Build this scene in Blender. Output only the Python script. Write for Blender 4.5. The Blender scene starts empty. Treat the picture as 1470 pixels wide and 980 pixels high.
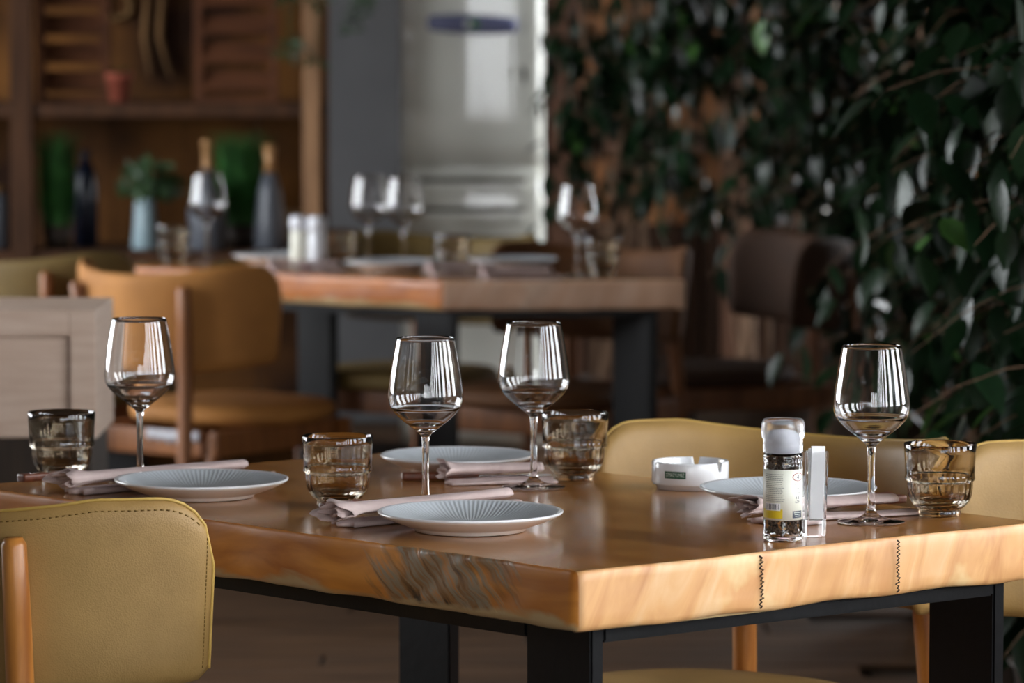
import bpy, bmesh, math, random
from mathutils import Vector, Matrix, noise
R = math.radians
PI = math.pi
S = bpy.context.scene
COL = S.collection
random.seed(7)

# ------------------------------------------------------------------ camera
cam_d = bpy.data.cameras.new('camera')
cam = bpy.data.objects.new('camera', cam_d)
COL.objects.link(cam)
cam.location = (0, 0, 1.39)
cam.rotation_euler = (R(90) - math.atan(480 / 6200), 0, 0)
cam_d.sensor_width = 36
cam_d.lens = 36 * 6200 / 1470
cam_d.clip_end = 200
cam_d.dof.use_dof = True
cam_d.dof.focus_distance = 5.3
cam_d.dof.aperture_fstop = 6.0
S.camera = cam

# ------------------------------------------------------------------ world, daylight, exposure
w = bpy.data.worlds.new('sky')
S.world = w
w.use_nodes = True
bg = w.node_tree.nodes['Background']
bg.inputs[0].default_value = (0.93, 0.965, 1.0, 1)
bg.inputs[1].default_value = 4.2
S.view_settings.view_transform = 'Standard'
S.view_settings.look = 'None'
S.view_settings.exposure = 1.66
S.view_settings.gamma = 1.0
S.view_settings.use_curve_mapping = False


def portal(name, loc, rot, sx, sy):
    l = bpy.data.lights.new(name, 'AREA')
    l.shape = 'RECTANGLE'
    l.size, l.size_y = sx, sy
    o = bpy.data.objects.new(name, l)
    COL.objects.link(o)
    o.location, o.rotation_euler = loc, rot
    l.cycles.is_portal = True
    return o


XL, XR, YF, YB, ZC = -4.0, 2.4, -4.0, 14.6, 3.2
portal('daylight_front', ((-0.6 + XR) / 2, YF - 0.05, 1.4), (R(90), 0, 0), XR + 0.6, 2.6)
portal('daylight_right', (XR + 0.05, 1.5, 1.75), (R(90), 0, R(90)), 10.0, 1.9)
portal('added_daylight_left', (XL - 0.05, 9.75, 1.75), (R(90), 0, R(-90)), 4.5, 1.9)  # for the unseen left window, added to brighten the back
portal('added_daylight_back_right', (XR + 0.05, 13.4, 1.75), (R(90), 0, R(90)), 2.0, 1.9)  # for the unseen rear opening, added to light the back wall


# ------------------------------------------------------------------ materials
def srgb(r, g, b):
    f = lambda c: (c / 255 / 12.92) if c / 255 <= 0.04045 else ((c / 255 + 0.055) / 1.055) ** 2.4
    return (f(r), f(g), f(b), 1)


def new_mat(name):
    m = bpy.data.materials.new(name)
    m.use_nodes = True
    nt = m.node_tree
    b = nt.nodes['Principled BSDF']
    return m, nt, b


def plain(name, col, rough=0.5, metal=0.0, coat=0.0, spec=0.5):
    m, nt, b = new_mat(name)
    b.inputs['Base Color'].default_value = col
    b.inputs['Roughness'].default_value = rough
    b.inputs['Metallic'].default_value = metal
    b.inputs['Coat Weight'].default_value = coat
    b.inputs['Specular IOR Level'].default_value = spec
    return m


def noisy(name, c1, c2, scale=(1, 1, 1), nscale=5.0, detail=6.0, rough=0.5, bump=0.0, bscale=None,
          lo=0.3, hi=0.7, coat=0.0, spec=0.5, dist=0.0, coat_rough=0.1, obj_random=0.0):
    """two-tone noise material in object coordinates, stretched by scale"""
    m, nt, b = new_mat(name)
    N, L = nt.nodes, nt.links
    tc = N.new('ShaderNodeTexCoord')
    mp = N.new('ShaderNodeMapping')
    mp.inputs['Scale'].default_value = scale
    L.new(tc.outputs['Object'], mp.inputs[0])
    n = N.new('ShaderNodeTexNoise')
    n.inputs['Scale'].default_value = nscale
    n.inputs['Detail'].default_value = detail
    n.inputs['Distortion'].default_value = dist
    L.new(mp.outputs[0], n.inputs['Vector'])
    cr = N.new('ShaderNodeValToRGB')
    cr.color_ramp.elements[0].position, cr.color_ramp.elements[1].position = lo, hi
    cr.color_ramp.elements[0].color, cr.color_ramp.elements[1].color = c1, c2
    L.new(n.outputs[0], cr.inputs[0])
    out = cr.outputs[0]
    if obj_random:
        oi = N.new('ShaderNodeObjectInfo')
        mr = N.new('ShaderNodeMapRange')
        mr.inputs[3].default_value, mr.inputs[4].default_value = 1 - obj_random, 1 + obj_random
        L.new(oi.outputs['Random'], mr.inputs[0])
        hs = N.new('ShaderNodeHueSaturation')
        L.new(mr.outputs[0], hs.inputs['Value'])
        L.new(out, hs.inputs['Color'])
        out = hs.outputs[0]
    L.new(out, b.inputs['Base Color'])
    b.inputs['Roughness'].default_value = rough
    b.inputs['Coat Weight'].default_value = coat
    b.inputs['Coat Roughness'].default_value = coat_rough
    b.inputs['Specular IOR Level'].default_value = spec
    if bump:
        n2 = n
        if bscale:
            n2 = N.new('ShaderNodeTexNoise')
            n2.inputs['Scale'].default_value = bscale
            n2.inputs['Detail'].default_value = 4
            L.new(mp.outputs[0], n2.inputs['Vector'])
        bp = N.new('ShaderNodeBump')
        bp.inputs['Strength'].default_value = bump
        bp.inputs['Distance'].default_value = 0.01
        L.new(n2.outputs[0], bp.inputs['Height'])
        L.new(bp.outputs[0], b.inputs['Normal'])
    return m


def glass(name, col, rough=0.0, ior=1.5):
    m, nt, b = new_mat(name)
    b.inputs['Base Color'].default_value = col
    b.inputs['Roughness'].default_value = rough
    b.inputs['Transmission Weight'].default_value = 1.0
    b.inputs['IOR'].default_value = ior
    return m


M = {}
M['table_top'] = noisy('lacquered_tabletop', srgb(130, 80, 32), srgb(182, 124, 60), (7, 0.9, 7), 2.6, 8, 0.22, 0.06,
                       lo=0.28, hi=0.72, coat=0.35, coat_rough=0.16, dist=0.6)
M['leather_olive'] = noisy('olive_yellow_leather', srgb(138, 107, 58), srgb(188, 151, 92), (1, 1, 1), 5, 7, 0.52, 0.14, 480,
                           lo=0.25, hi=0.75)
M['leather_tan'] = noisy('tan_suede', srgb(150, 98, 42), srgb(188, 128, 62), (1, 1, 1), 6, 5, 0.75, 0.2, 300, lo=0.25, hi=0.75)
M['leather_dark'] = noisy('dark_olive_leather', srgb(96, 76, 34), srgb(120, 98, 50), (1, 1, 1), 6, 5, 0.7, 0.2, 300)
M['leather_brown'] = noisy('brown_leather', srgb(84, 50, 20), srgb(110, 68, 30), (1, 1, 1), 6, 5, 0.7, 0.2, 300)
M['stitch'] = plain('stitch_thread', srgb(126, 96, 40), 0.8)
M['piping'] = plain('leather_piping', srgb(196, 160, 82), 0.5)
M['chair_wood'] = noisy('oiled_beech', srgb(150, 88, 32), srgb(202, 134, 62), (18, 18, 1.6), 3, 6, 0.38, 0.05, coat=0.15)
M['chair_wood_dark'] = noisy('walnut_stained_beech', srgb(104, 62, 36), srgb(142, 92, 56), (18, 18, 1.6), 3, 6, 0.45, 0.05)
M['chair_wood_mid'] = noisy('brown_stained_beech', srgb(112, 66, 32), srgb(150, 94, 50), (18, 18, 1.6), 3, 6, 0.45, 0.05)
M['leather_shade'] = noisy('shade_darkened_leather', srgb(52, 30, 14), srgb(70, 42, 20), (1, 1, 1), 6, 5, 0.75, 0.2, 300)  # brown leather darkened in its colour to stand for shade
M['steel'] = noisy('black_powder_coat', srgb(8, 8, 10), srgb(12, 12, 15), (1, 1, 1), 60, 3, 0.36, 0.05, spec=0.3)
M['napkin'] = noisy('mauve_napkin_cloth', srgb(186, 164, 160), srgb(204, 184, 180), (1, 1, 1), 30, 4, 0.9, 0.15, 900)
M['glass'] = glass('clear_glass', (1, 1, 1, 1), 0, 1.48)
M['foot_glass'] = glass('clear_foot_glass', (1, 1, 1, 1), 0, 1.22)
M['shade_strip'] = plain('louvre_shade_strip', srgb(96, 90, 78), 0.6)  # colour of the painted shadow lines at the louvres
M['smoke_glass'] = glass('smoked_glass', (0.76, 0.69, 0.58, 1), 0.0, 1.5)
M['smoke_glass_dark'] = glass('smoked_glass_base', (0.42, 0.30, 0.20, 1), 0.0, 1.5)
M['ceramic'] = plain('white_ceramic', srgb(238, 239, 242), 0.15, coat=0.3)
M['plate_under'] = plain('bounce_warmed_glaze', srgb(244, 236, 226), 0.25, coat=0.2)  # warm tint stands for light bounced up from the table
M['knife_wood'] = noisy('knife_handle_wood', srgb(86, 44, 26), srgb(122, 66, 42), (20, 3, 20), 4, 4, 0.4)
M['blade'] = plain('cutlery_steel', (0.6, 0.6, 0.62, 1), 0.2, 1.0)
M['green_label'] = plain('green_label', srgb(44, 84, 62), 0.5)
M['white_print'] = plain('white_print', srgb(216, 226, 216), 0.6)
M['label'] = plain('cream_paper_label', srgb(232, 232, 218), 0.5)
M['ink'] = plain('grey_ink', srgb(158, 158, 152), 0.7)
M['ink_dark'] = plain('dark_ink', srgb(66, 70, 82), 0.7)
M['ink_red'] = plain('red_ink', srgb(150, 50, 60), 0.7)
M['yellow_print'] = plain('yellow_print', srgb(214, 186, 30), 0.6)
M['pepper'] = noisy('peppercorn', srgb(38, 28, 22), srgb(92, 70, 54), (1, 1, 1), 40, 3, 0.7)
M['frosted'] = glass('frosted_plastic_cap', (0.95, 0.95, 0.97, 1), 0.25, 1.4)
M['white_plastic'] = plain('white_plastic', srgb(222, 224, 230), 0.35)
M['paper'] = plain('white_paper', srgb(240, 240, 242), 0.8)
M['pale_wood'] = noisy('pale_oak_veneer', srgb(204, 176, 156), srgb(220, 196, 178), (3, 3, 30), 3, 5, 0.5)
M['dark_wood'] = noisy('dark_stained_wood', srgb(40, 30, 22), srgb(58, 44, 32), (20, 20, 2), 3, 5, 0.6)
M['shelf_wood'] = noisy('brown_shelf_wood', srgb(54, 33, 19), srgb(80, 51, 31), (16, 16, 1.5), 3, 6, 0.7, 0.1, spec=0.2)
M['post_wood'] = noisy('light_brown_post_wood', srgb(132, 96, 66), srgb(168, 126, 88), (16, 16, 1.5), 3, 6, 0.6, 0.1)
M['shutter_wood'] = noisy('reddish_shutter_wood', srgb(66, 37, 21), srgb(98, 58, 34), (2, 16, 16), 3, 6, 0.7, 0.1, spec=0.2)
M['shelf_back'] = noisy('weathered_ochre_panel', srgb(46, 25, 11), srgb(118, 76, 34), (1, 1, 1), 3.2, 7, 0.8, 0.1, lo=0.35, hi=0.72, spec=0.2)
M['enamel'] = plain('glossy_cream_enamel', srgb(236, 236, 226), 0.12, coat=0.8)
M['chrome_blue'] = plain('blue_grey_chrome', srgb(118, 122, 156), 0.25, 0.1)
M['badge_green'] = plain('green_badge', srgb(60, 120, 80), 0.3)
M['plaster'] = noisy('grey_plaster', srgb(112, 112, 114), srgb(124, 124, 126), (1, 1, 1), 3, 5, 0.9, 0.05)
M['white_wall'] = plain('painted_wall', srgb(150, 140, 128), 0.9)
M['ceiling'] = plain('dark_timber_ceiling', srgb(84, 62, 44), 0.9)
M['floor'] = noisy('dark_floor_base', srgb(34, 24, 16), srgb(58, 42, 28), (1.2, 14, 14), 3, 6, 0.75, spec=0.2)
M['plank'] = noisy('worn_dark_floor_board', srgb(52, 36, 24), srgb(98, 70, 46), (1.2, 14, 14), 3, 7, 0.65, 0.1, spec=0.25, obj_random=0.3)
M['board'] = noisy('tan_wall_board', srgb(122, 78, 44), srgb(152, 102, 62), (14, 14, 1.2), 3, 6, 0.7, 0.1, obj_random=0.2)
M['brown_post'] = noisy('brown_timber', srgb(74, 46, 30), srgb(104, 68, 46), (14, 14, 1.2), 3, 6, 0.7, 0.1)
M['shaded_board'] = noisy('shaded_wall_board', srgb(42, 27, 18), srgb(62, 41, 28), (14, 14, 1.2), 3, 6, 0.8, 0.1, spec=0.2)  # darker copy of the wall board, shade put into its colour
M['leaf'] = noisy('ficus_leaf', srgb(14, 32, 18), srgb(25, 50, 26), (1, 1, 1), 20, 3, 0.34, 0.1, spec=0.3, obj_random=0.35)
M['leaf_young'] = noisy('young_ficus_leaf', srgb(62, 104, 48), srgb(86, 128, 62), (1, 1, 1), 20, 3, 0.3, 0.1, obj_random=0.2)
M['bark'] = noisy('ficus_bark', srgb(96, 72, 54), srgb(138, 108, 84), (6, 6, 1), 6, 6, 0.85, 0.3)
M['grass'] = noisy('soft_green_grass', srgb(30, 78, 30), srgb(56, 112, 46), (1, 1, 1), 20, 3, 0.6)
M['herb'] = noisy('dark_herb_leaf', srgb(24, 48, 22), srgb(48, 78, 36), (1, 1, 1), 20, 3, 0.5)
M['terracotta'] = noisy('terracotta', srgb(134, 62, 44), srgb(160, 82, 60), (1, 1, 1), 12, 4, 0.8)
M['vase_blue'] = plain('pale_blue_ceramic', srgb(140, 162, 170), 0.35)
M['navy'] = plain('dark_blue_glass', srgb(28, 34, 52), 0.2)
M['bottle_grey'] = plain('grey_glass_bottle', srgb(84, 88, 96), 0.4)
M['gold'] = plain('brass_neck', srgb(168, 126, 82), 0.45, 0.2)
M['rope'] = plain('coiled_rope', srgb(120, 90, 52), 0.9)
M['twig'] = noisy('dry_twig', srgb(110, 80, 48), srgb(150, 112, 70), (6, 6, 1), 6, 4, 0.9)
M['lining'] = plain('torn_white_lining', srgb(190, 190, 196), 0.9)
M['red_plastic'] = plain('dark_red_base', srgb(96, 24, 26), 0.5)
M['frame_paint'] = plain('dark_window_frame', srgb(40, 36, 34), 0.5)
M['terrace'] = plain('terrace_paving', srgb(120, 116, 110), 0.9)
M['crack'] = plain('dark_crack', srgb(34, 22, 14), 0.9)


def slab_side(name, base1, base2, grey, patch, putty=None):
    """live edge: varnished wood with a weathered grey knot at `patch` (object coordinates: x, y, rx, ry)"""
    m, nt, b = new_mat(name)
    N, L = nt.nodes, nt.links
    tc = N.new('ShaderNodeTexCoord')
    mp = N.new('ShaderNodeMapping')
    mp.inputs['Scale'].default_value = (3.0, 3.0, 9)
    mp.inputs['Rotation'].default_value = (0, 0, 0)
    L.new(tc.outputs['Object'], mp.inputs[0])
    n = N.new('ShaderNodeTexNoise')
    n.inputs['Scale'].default_value = 2.4
    n.inputs['Detail'].default_value = 7
    n.inputs['Distortion'].default_value = 0.8
    L.new(mp.outputs[0], n.inputs['Vector'])
    cr = N.new('ShaderNodeValToRGB')
    cr.color_ramp.elements[0].position, cr.color_ramp.elements[1].position = 0.3, 0.68
    cr.color_ramp.elements[0].color, cr.color_ramp.elements[1].color = base1, base2
    L.new(n.outputs[0], cr.inputs[0])
    # streaky grey wood of the knot
    mp2 = N.new('ShaderNodeMapping')
    mp2.inputs['Scale'].default_value = (10, 8, 62)
    mpr = N.new('ShaderNodeMapping')
    mpr.inputs['Rotation'].default_value = (R(-42), 0, 0)
    L.new(tc.outputs['Object'], mpr.inputs[0])
    L.new(mpr.outputs[0], mp2.inputs[0])
    n2 = N.new('ShaderNodeTexNoise')
    n2.inputs['Scale'].default_value = 1.6
    n2.inputs['Detail'].default_value = 9
    n2.inputs['Distortion'].default_value = 0.9
    L.new(mp2.outputs[0], n2.inputs['Vector'])
    cg = N.new('ShaderNodeValToRGB')
    e = cg.color_ramp.elements
    e[0].position, e[0].color = 0.30, srgb(60, 44, 30)
    e[1].position, e[1].color = 0.44, srgb(150, 106, 60)
    x = e.new(0.56); x.color = grey
    x = e.new(0.66); x.color = srgb(188, 124, 58)
    L.new(n2.outputs[0], cg.inputs[0])
    # mask: soft ellipse broken by noise
    sp = N.new('ShaderNodeSeparateXYZ')
    L.new(tc.outputs['Object'], sp.inputs[0])

    def math_(op, a, bb):
        k = N.new('ShaderNodeMath')
        k.operation = op
        for i, v in enumerate((a, bb)):
            if v is None:
                continue
            if isinstance(v, (int, float)):
                k.inputs[i].default_value = v
            else:
                L.new(v, k.inputs[i])
        return k.outputs[0]
    px, py, pr = patch
    d = math_('ABSOLUTE', math_('SUBTRACT', sp.outputs[1], py), None)
    d = math_('DIVIDE', d, pr)
    n3 = N.new('ShaderNodeTexNoise')
    n3.inputs['Scale'].default_value = 14
    n3.inputs['Detail'].default_value = 5
    L.new(mp2.outputs[0], n3.inputs['Vector'])
    n3.inputs['Scale'].default_value = 0.9
    d = math_('ADD', d, math_('MULTIPLY', math_('SUBTRACT', n3.outputs[0], 0.5), 2.6))
    mk = N.new('ShaderNodeMapRange')
    mk.inputs[1].default_value, mk.inputs[2].default_value = 1.0, 0.6
    L.new(d, mk.inputs[0])
    mix = N.new('ShaderNodeMix')
    mix.data_type = 'RGBA'
    L.new(mk.outputs[0], mix.inputs[0])
    L.new(cr.outputs[0], mix.inputs[6])
    L.new(cg.outputs[0], mix.inputs[7])
    # pale raw wood showing along the ragged lower rim
    rim = math_('ADD', math_('MULTIPLY', math_('SUBTRACT', sp.outputs[2], 0.6885), 60.0),
                math_('MULTIPLY', math_('SUBTRACT', n.outputs[0], 0.5), 3.2))
    mk2 = N.new('ShaderNodeMapRange')
    mk2.inputs[1].default_value, mk2.inputs[2].default_value = 0.35, -0.1
    L.new(rim, mk2.inputs[0])
    mix2 = N.new('ShaderNodeMix')
    mix2.data_type = 'RGBA'
    L.new(mk2.outputs[0], mix2.inputs[0])
    L.new(mix.outputs[2], mix2.inputs[6])
    mix2.inputs[7].default_value = srgb(196, 166, 122)
    L.new(mix2.outputs[2], b.inputs['Base Color'])
    b.inputs['Roughness'].default_value = 0.42
    b.inputs['Coat Weight'].default_value = 0.15
    bp = N.new('ShaderNodeBump')
    bp.inputs['Strength'].default_value = 0.35
    bp.inputs['Distance'].default_value = 0.004
    L.new(math_('MULTIPLY', n2.outputs[0], mk.outputs[0]), bp.inputs['Height'])
    L.new(bp.outputs[0], b.inputs['Normal'])
    return m


M['table_side'] = slab_side('live_edge_varnished', srgb(176, 102, 34), srgb(222, 146, 60), srgb(150, 136, 114), (0, 0.24, 0.125))
M['table_side_plain'] = slab_side('live_edge_varnished_plain', srgb(150, 80, 24), srgb(192, 114, 44), srgb(142, 126, 104), (0, 9.0, 0.1))


def end_grain(name, c1, c2, c3, fill):
    m, nt, b = new_mat(name)
    N, L = nt.nodes, nt.links
    tc = N.new('ShaderNodeTexCoord')
    mp = N.new('ShaderNodeMapping')
    mp.inputs['Scale'].default_value = (16, 4, 4)
    mpr = N.new('ShaderNodeMapping')
    mpr.inputs['Rotation'].default_value = (0, R(-22), 0)
    L.new(tc.outputs['Object'], mpr.inputs[0])
    L.new(mpr.outputs[0], mp.inputs[0])
    n = N.new('ShaderNodeTexNoise')
    n.inputs['Scale'].default_value = 1.3
    n.inputs['Detail'].default_value = 7
    n.inputs['Distortion'].default_value = 1.0
    L.new(mp.outputs[0], n.inputs['Vector'])
    cr = N.new('ShaderNodeValToRGB')
    e = cr.color_ramp.elements
    e[0].position, e[0].color = 0.24, c1
    e[1].position, e[1].color = 0.80, c3
    x = e.new(0.5); x.color = c2
    L.new(n.outputs[0], cr.inputs[0])
    # cream filler patches
    n2 = N.new('ShaderNodeTexNoise')
    n2.inputs['Scale'].default_value = 9
    n2.inputs['Detail'].default_value = 4
    L.new(tc.outputs['Object'], n2.inputs['Vector'])
    mk = N.new('ShaderNodeMapRange')
    mk.inputs[1].default_value, mk.inputs[2].default_value = 0.58, 0.70
    L.new(n2.outputs[0], mk.inputs[0])
    mix = N.new('ShaderNodeMix')
    mix.data_type = 'RGBA'
    L.new(mk.outputs[0], mix.inputs[0])
    L.new(cr.outputs[0], mix.inputs[6])
    mix.inputs[7].default_value = fill
    L.new(mix.outputs[2], b.inputs['Base Color'])
    b.inputs['Roughness'].default_value = 0.45
    bp = N.new('ShaderNodeBump')
    bp.inputs['Strength'].default_value = 0.3
    bp.inputs['Distance'].default_value = 0.004
    L.new(n.outputs[0], bp.inputs['Height'])
    L.new(bp.outputs[0], b.inputs['Normal'])
    return m


M['table_end'] = end_grain('pale_end_grain', srgb(188, 130, 80), srgb(216, 164, 110), srgb(228, 194, 150), srgb(228, 204, 152))
M['table_end_pink_lit'] = end_grain('pinkish_end_grain_lit', srgb(214, 164, 128), srgb(226, 184, 154), srgb(234, 206, 184), srgb(236, 214, 190))  # pinkish wood, paled further to paint the light on the far end


def plate_glaze():
    m, nt, b = new_mat('grey_blue_ribbed_glaze')
    N, L = nt.nodes, nt.links
    tc = N.new('ShaderNodeTexCoord')
    sp = N.new('ShaderNodeSeparateXYZ')
    L.new(tc.outputs['Object'], sp.inputs[0])

    def math_(op, a, bb=None):
        k = N.new('ShaderNodeMath')
        k.operation = op
        for i, v in enumerate((a, bb)):
            if v is None:
                continue
            if isinstance(v, (int, float)):
                k.inputs[i].default_value = v
            else:
                L.new(v, k.inputs[i])
        return k.outputs[0]
    ang = math_('ARCTAN2', sp.outputs[1], sp.outputs[0])
    rib = math_('SINE', math_('MULTIPLY', ang, 110.0))
    rr = math_('SQRT', math_('ADD', math_('MULTIPLY', sp.outputs[0], sp.outputs[0]), math_('MULTIPLY', sp.outputs[1], sp.outputs[1])))
    n = N.new('ShaderNodeTexNoise')
    n.inputs['Scale'].default_value = 30
    L.new(tc.outputs['Object'], n.inputs['Vector'])
    v = math_('ADD', math_('MULTIPLY', rib, 0.08), math_('ADD', math_('MULTIPLY', rr, 6.0), math_('MULTIPLY', n.outputs[0], 0.3)))
    cr = N.new('ShaderNodeValToRGB')
    e = cr.color_ramp.elements
    e[0].position, e[0].color = 0.25, srgb(150, 152, 150)
    e[1].position, e[1].color = 0.90, srgb(212, 219, 226)
    L.new(v, cr.inputs[0])
    L.new(cr.outputs[0], b.inputs['Base Color'])
    b.inputs['Roughness'].default_value = 0.3
    b.inputs['Coat Weight'].default_value = 0.3
    bp = N.new('ShaderNodeBump')
    bp.inputs['Strength'].default_value = 0.2
    bp.inputs['Distance'].default_value = 0.0015
    L.new(rib, bp.inputs['Height'])
    L.new(bp.outputs[0], b.inputs['Normal'])
    return m


M['plate'] = plate_glaze()


# ------------------------------------------------------------------ mesh helpers
def obj(name, bm, mats, parent=None, smooth=True, loc=None):
    me = bpy.data.meshes.new(name)
    bm.normal_update()
    bm.to_mesh(me)
    bm.free()
    if not isinstance(mats, (list, tuple)):
        mats = [mats]
    for m in mats:
        me.materials.append(m)
    if smooth:
        me.polygons.foreach_set('use_smooth', [True] * len(me.polygons))
    o = bpy.data.objects.new(name, me)
    COL.objects.link(o)
    if parent:
        o.parent = parent
    if loc:
        o.location = loc
    return o


def tag(o, label=None, cat=None, group=None, kind=None):
    if label: o['label'] = label
    if cat: o['category'] = cat
    if group: o['group'] = group
    if kind: o['kind'] = kind
    return o


def thing(name, label, cat, loc=(0, 0, 0), rotz=0, group=None):
    o = bpy.data.objects.new(name, None)
    COL.objects.link(o)
    o.empty_display_size = 0.1
    o.location = loc
    o.rotation_euler = (0, 0, rotz)
    return tag(o, label, cat, group)


def copy_tree(o, parent=None):
    c = o.copy()
    COL.objects.link(c)
    if parent:
        c.parent = parent
    for ch in list(o.children):
        copy_tree(ch, c)
    return c


def dup(root, label, loc, rotz=0, group=None):
    c = copy_tree(root)
    c.location, c.rotation_euler = loc, (0, 0, rotz)
    c['label'] = label
    if group: c['group'] = group
    return c


def box(bm, x0, x1, y0, y1, z0, z1, bev=0.0, mat=0, rot=None, seg=2):
    vs = [bm.verts.new((x, y, z)) for z in (z0, z1) for (x, y) in ((x0, y0), (x1, y0), (x1, y1), (x0, y1))]
    fs = [bm.faces.new([vs[i] for i in f]) for f in
          ((0, 3, 2, 1), (4, 5, 6, 7), (0, 1, 5, 4), (1, 2, 6, 5), (2, 3, 7, 6), (3, 0, 4, 7))]
    for f in fs: f.material_index = mat
    if bev:
        es = list({e for f in fs for e in f.edges})
        r = bmesh.ops.bevel(bm, geom=es, offset=bev, segments=seg, affect='EDGES', profile=0.7)
        vs = list({v for v in r['verts']} | {v for v in vs if v.is_valid})
        for f in r['faces']: f.material_index = mat
    if rot:
        bmesh.ops.transform(bm, matrix=rot, verts=[v for v in vs if v.is_valid])
    return vs


def tube(bm, pts, rads, seg=10, cap=True, mat=0):
    pts = [Vector(p) for p in pts]
    if isinstance(rads, (int, float)): rads = [rads] * len(pts)
    rings = []
    up = Vector((0, 0, 1))
    t0 = (pts[1] - pts[0]).normalized()
    if abs(t0.z) > 0.95: up = Vector((0, 1, 0))
    n = t0.cross(up).normalized()
    for i, p in enumerate(pts):
        t = (pts[min(i + 1, len(pts) - 1)] - pts[max(i - 1, 0)]).normalized()
        n = (n - t * n.dot(t)).normalized()
        b = t.cross(n)
        rings.append([bm.verts.new(p + (n * math.cos(2 * PI * k / seg) + b * math.sin(2 * PI * k / seg)) * rads[i]) for k in range(seg)])
    for a, c in zip(rings, rings[1:]):
        for k in range(seg):
            f = bm.faces.new((a[k], a[(k + 1) % seg], c[(k + 1) % seg], c[k]))
            f.material_index = mat
    if cap:
        bm.faces.new(rings[0][::-1]).material_index = mat
        bm.faces.new(rings[-1]).material_index = mat
    return rings


def lathe(bm, prof, seg=48, mod=None, mats=None, closed=False):
    """prof: (r, z) list; r = 0 ends become poles. mod(r, z, a, i) -> r"""
    rings = []
    for i, (r, z) in enumerate(prof):
        if r < 1e-6:
            rings.append([bm.verts.new((0, 0, z))])
        else:
            ring = []
            for k in range(seg):
                a = 2 * PI * k / seg
                q = mod(r, z, a, i) if mod else r
                ring.append(bm.verts.new((q * math.cos(a), q * math.sin(a), z)))
            rings.append(ring)
    n = len(rings)
    for i in range(n if closed else n - 1):
        a, c = rings[i], rings[(i + 1) % n]
        for k in range(seg):
            k2 = (k + 1) % seg
            if len(a) == 1 and len(c) == 1: continue
            if len(a) == 1: f = bm.faces.new((a[0], c[k2], c[k]))
            elif len(c) == 1: f = bm.faces.new((a[k], a[k2], c[0]))
            else: f = bm.faces.new((a[k], a[k2], c[k2], c[k]))
            if mats: f.material_index = mats(i)
    bmesh.ops.recalc_face_normals(bm, faces=bm.faces)
    return rings


def smooth_prof(pts, n=6):
    """Catmull-Rom through profile points"""
    out = []
    P = [pts[0]] + list(pts) + [pts[-1]]
    for i in range(1, len(P) - 2):
        p0, p1, p2, p3 = P[i - 1], P[i], P[i + 1], P[i + 2]
        for k in range(n):
            t = k / n
            out.append(tuple(0.5 * (2 * p1[j] + (p2[j] - p0[j]) * t + (2 * p0[j] - 5 * p1[j] + 4 * p2[j] - p3[j]) * t * t
                                    + (3 * p1[j] - p0[j] - 3 * p2[j] + p3[j]) * t ** 3) for j in (0, 1)))
    out.append(pts[-1])
    return out


def struct(o):
    o['kind'] = 'structure'
    return o


# ------------------------------------------------------------------ the room
b = bmesh.new(); box(b, XL, XR, YF, YB, -0.2, -0.012)
floor = struct(obj('floor', b, M['floor'], smooth=False))
pl_b = bmesh.new(); box(pl_b, -0.88, 0.88, -0.077, 0.077, -0.011, 0.0, 0.003, seg=1)
plank0 = obj('plank', pl_b, M['plank'], floor, smooth=False)
pmesh = plank0.data
plank0.location = (-1.0, 5.2, 0)
cnt = 0
row = 0
y = 5.2
rng = random.Random(3)
while y < 14.3:
    off = rng.uniform(-0.85, 0.85)
    for k in range(-2, 3):
        xx = off + k * 1.768
        if xx - 0.9 < XL or xx + 0.9 > XR or (row == 0 and k == -1): continue
        o = bpy.data.objects.new('plank', pmesh)
        COL.objects.link(o)
        o.parent = floor
        o.location = (xx, y, rng.uniform(-0.0008, 0.0))
        o.rotation_euler = (rng.uniform(-.004, .004), 0, R(rng.uniform(-.08, .08)))
        cnt += 1
    y += 0.158
    row += 1

b = bmesh.new(); box(b, XL, XR, YF, YB, ZC, ZC + 0.15)
struct(obj('ceiling', b, M['ceiling'], smooth=False))

# left wall with one opening, added to light the back of the room
b = bmesh.new()
box(b, XL - 0.15, XL, YF, 7.5, -0.2, ZC)
box(b, XL - 0.15, XL, 12.0, YB, -0.2, ZC)
box(b, XL - 0.15, XL, 7.5, 12.0, -0.2, 0.8)
box(b, XL - 0.15, XL, 7.5, 12.0, 2.7, ZC)
struct(obj('wall_left', b, M['white_wall'], smooth=False))
# right wall, open to the terrace along the front half, plus an added rear opening
b = bmesh.new()
box(b, XR, XR + 0.15, 6.5, 12.4, -0.2, ZC)
box(b, XR, XR + 0.15, 14.4, YB, -0.2, ZC)
box(b, XR, XR + 0.15, 12.4, 14.4, -0.2, 0.8)
box(b, XR, XR + 0.15, 12.4, 14.4, 2.7, ZC)
box(b, XR, XR + 0.15, YF, 6.5, -0.2, 0.8)
box(b, XR, XR + 0.15, YF, 6.5, 2.7, ZC)
box(b, XR, XR + 0.15, YF, -3.5, 0.8, 2.7)
struct(obj('wall_right', b, M['white_wall'], smooth=False))
# front wall behind the camera
b = bmesh.new()
box(b, XL, -0.6, YF - 0.15, YF, -0.2, ZC)
box(b, -0.6, XR, YF - 0.15, YF, -0.2, 0.1)
box(b, -0.6, XR, YF - 0.15, YF, 2.7, ZC)
struct(obj('wall_front', b, M['white_wall'], smooth=False))


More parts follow.
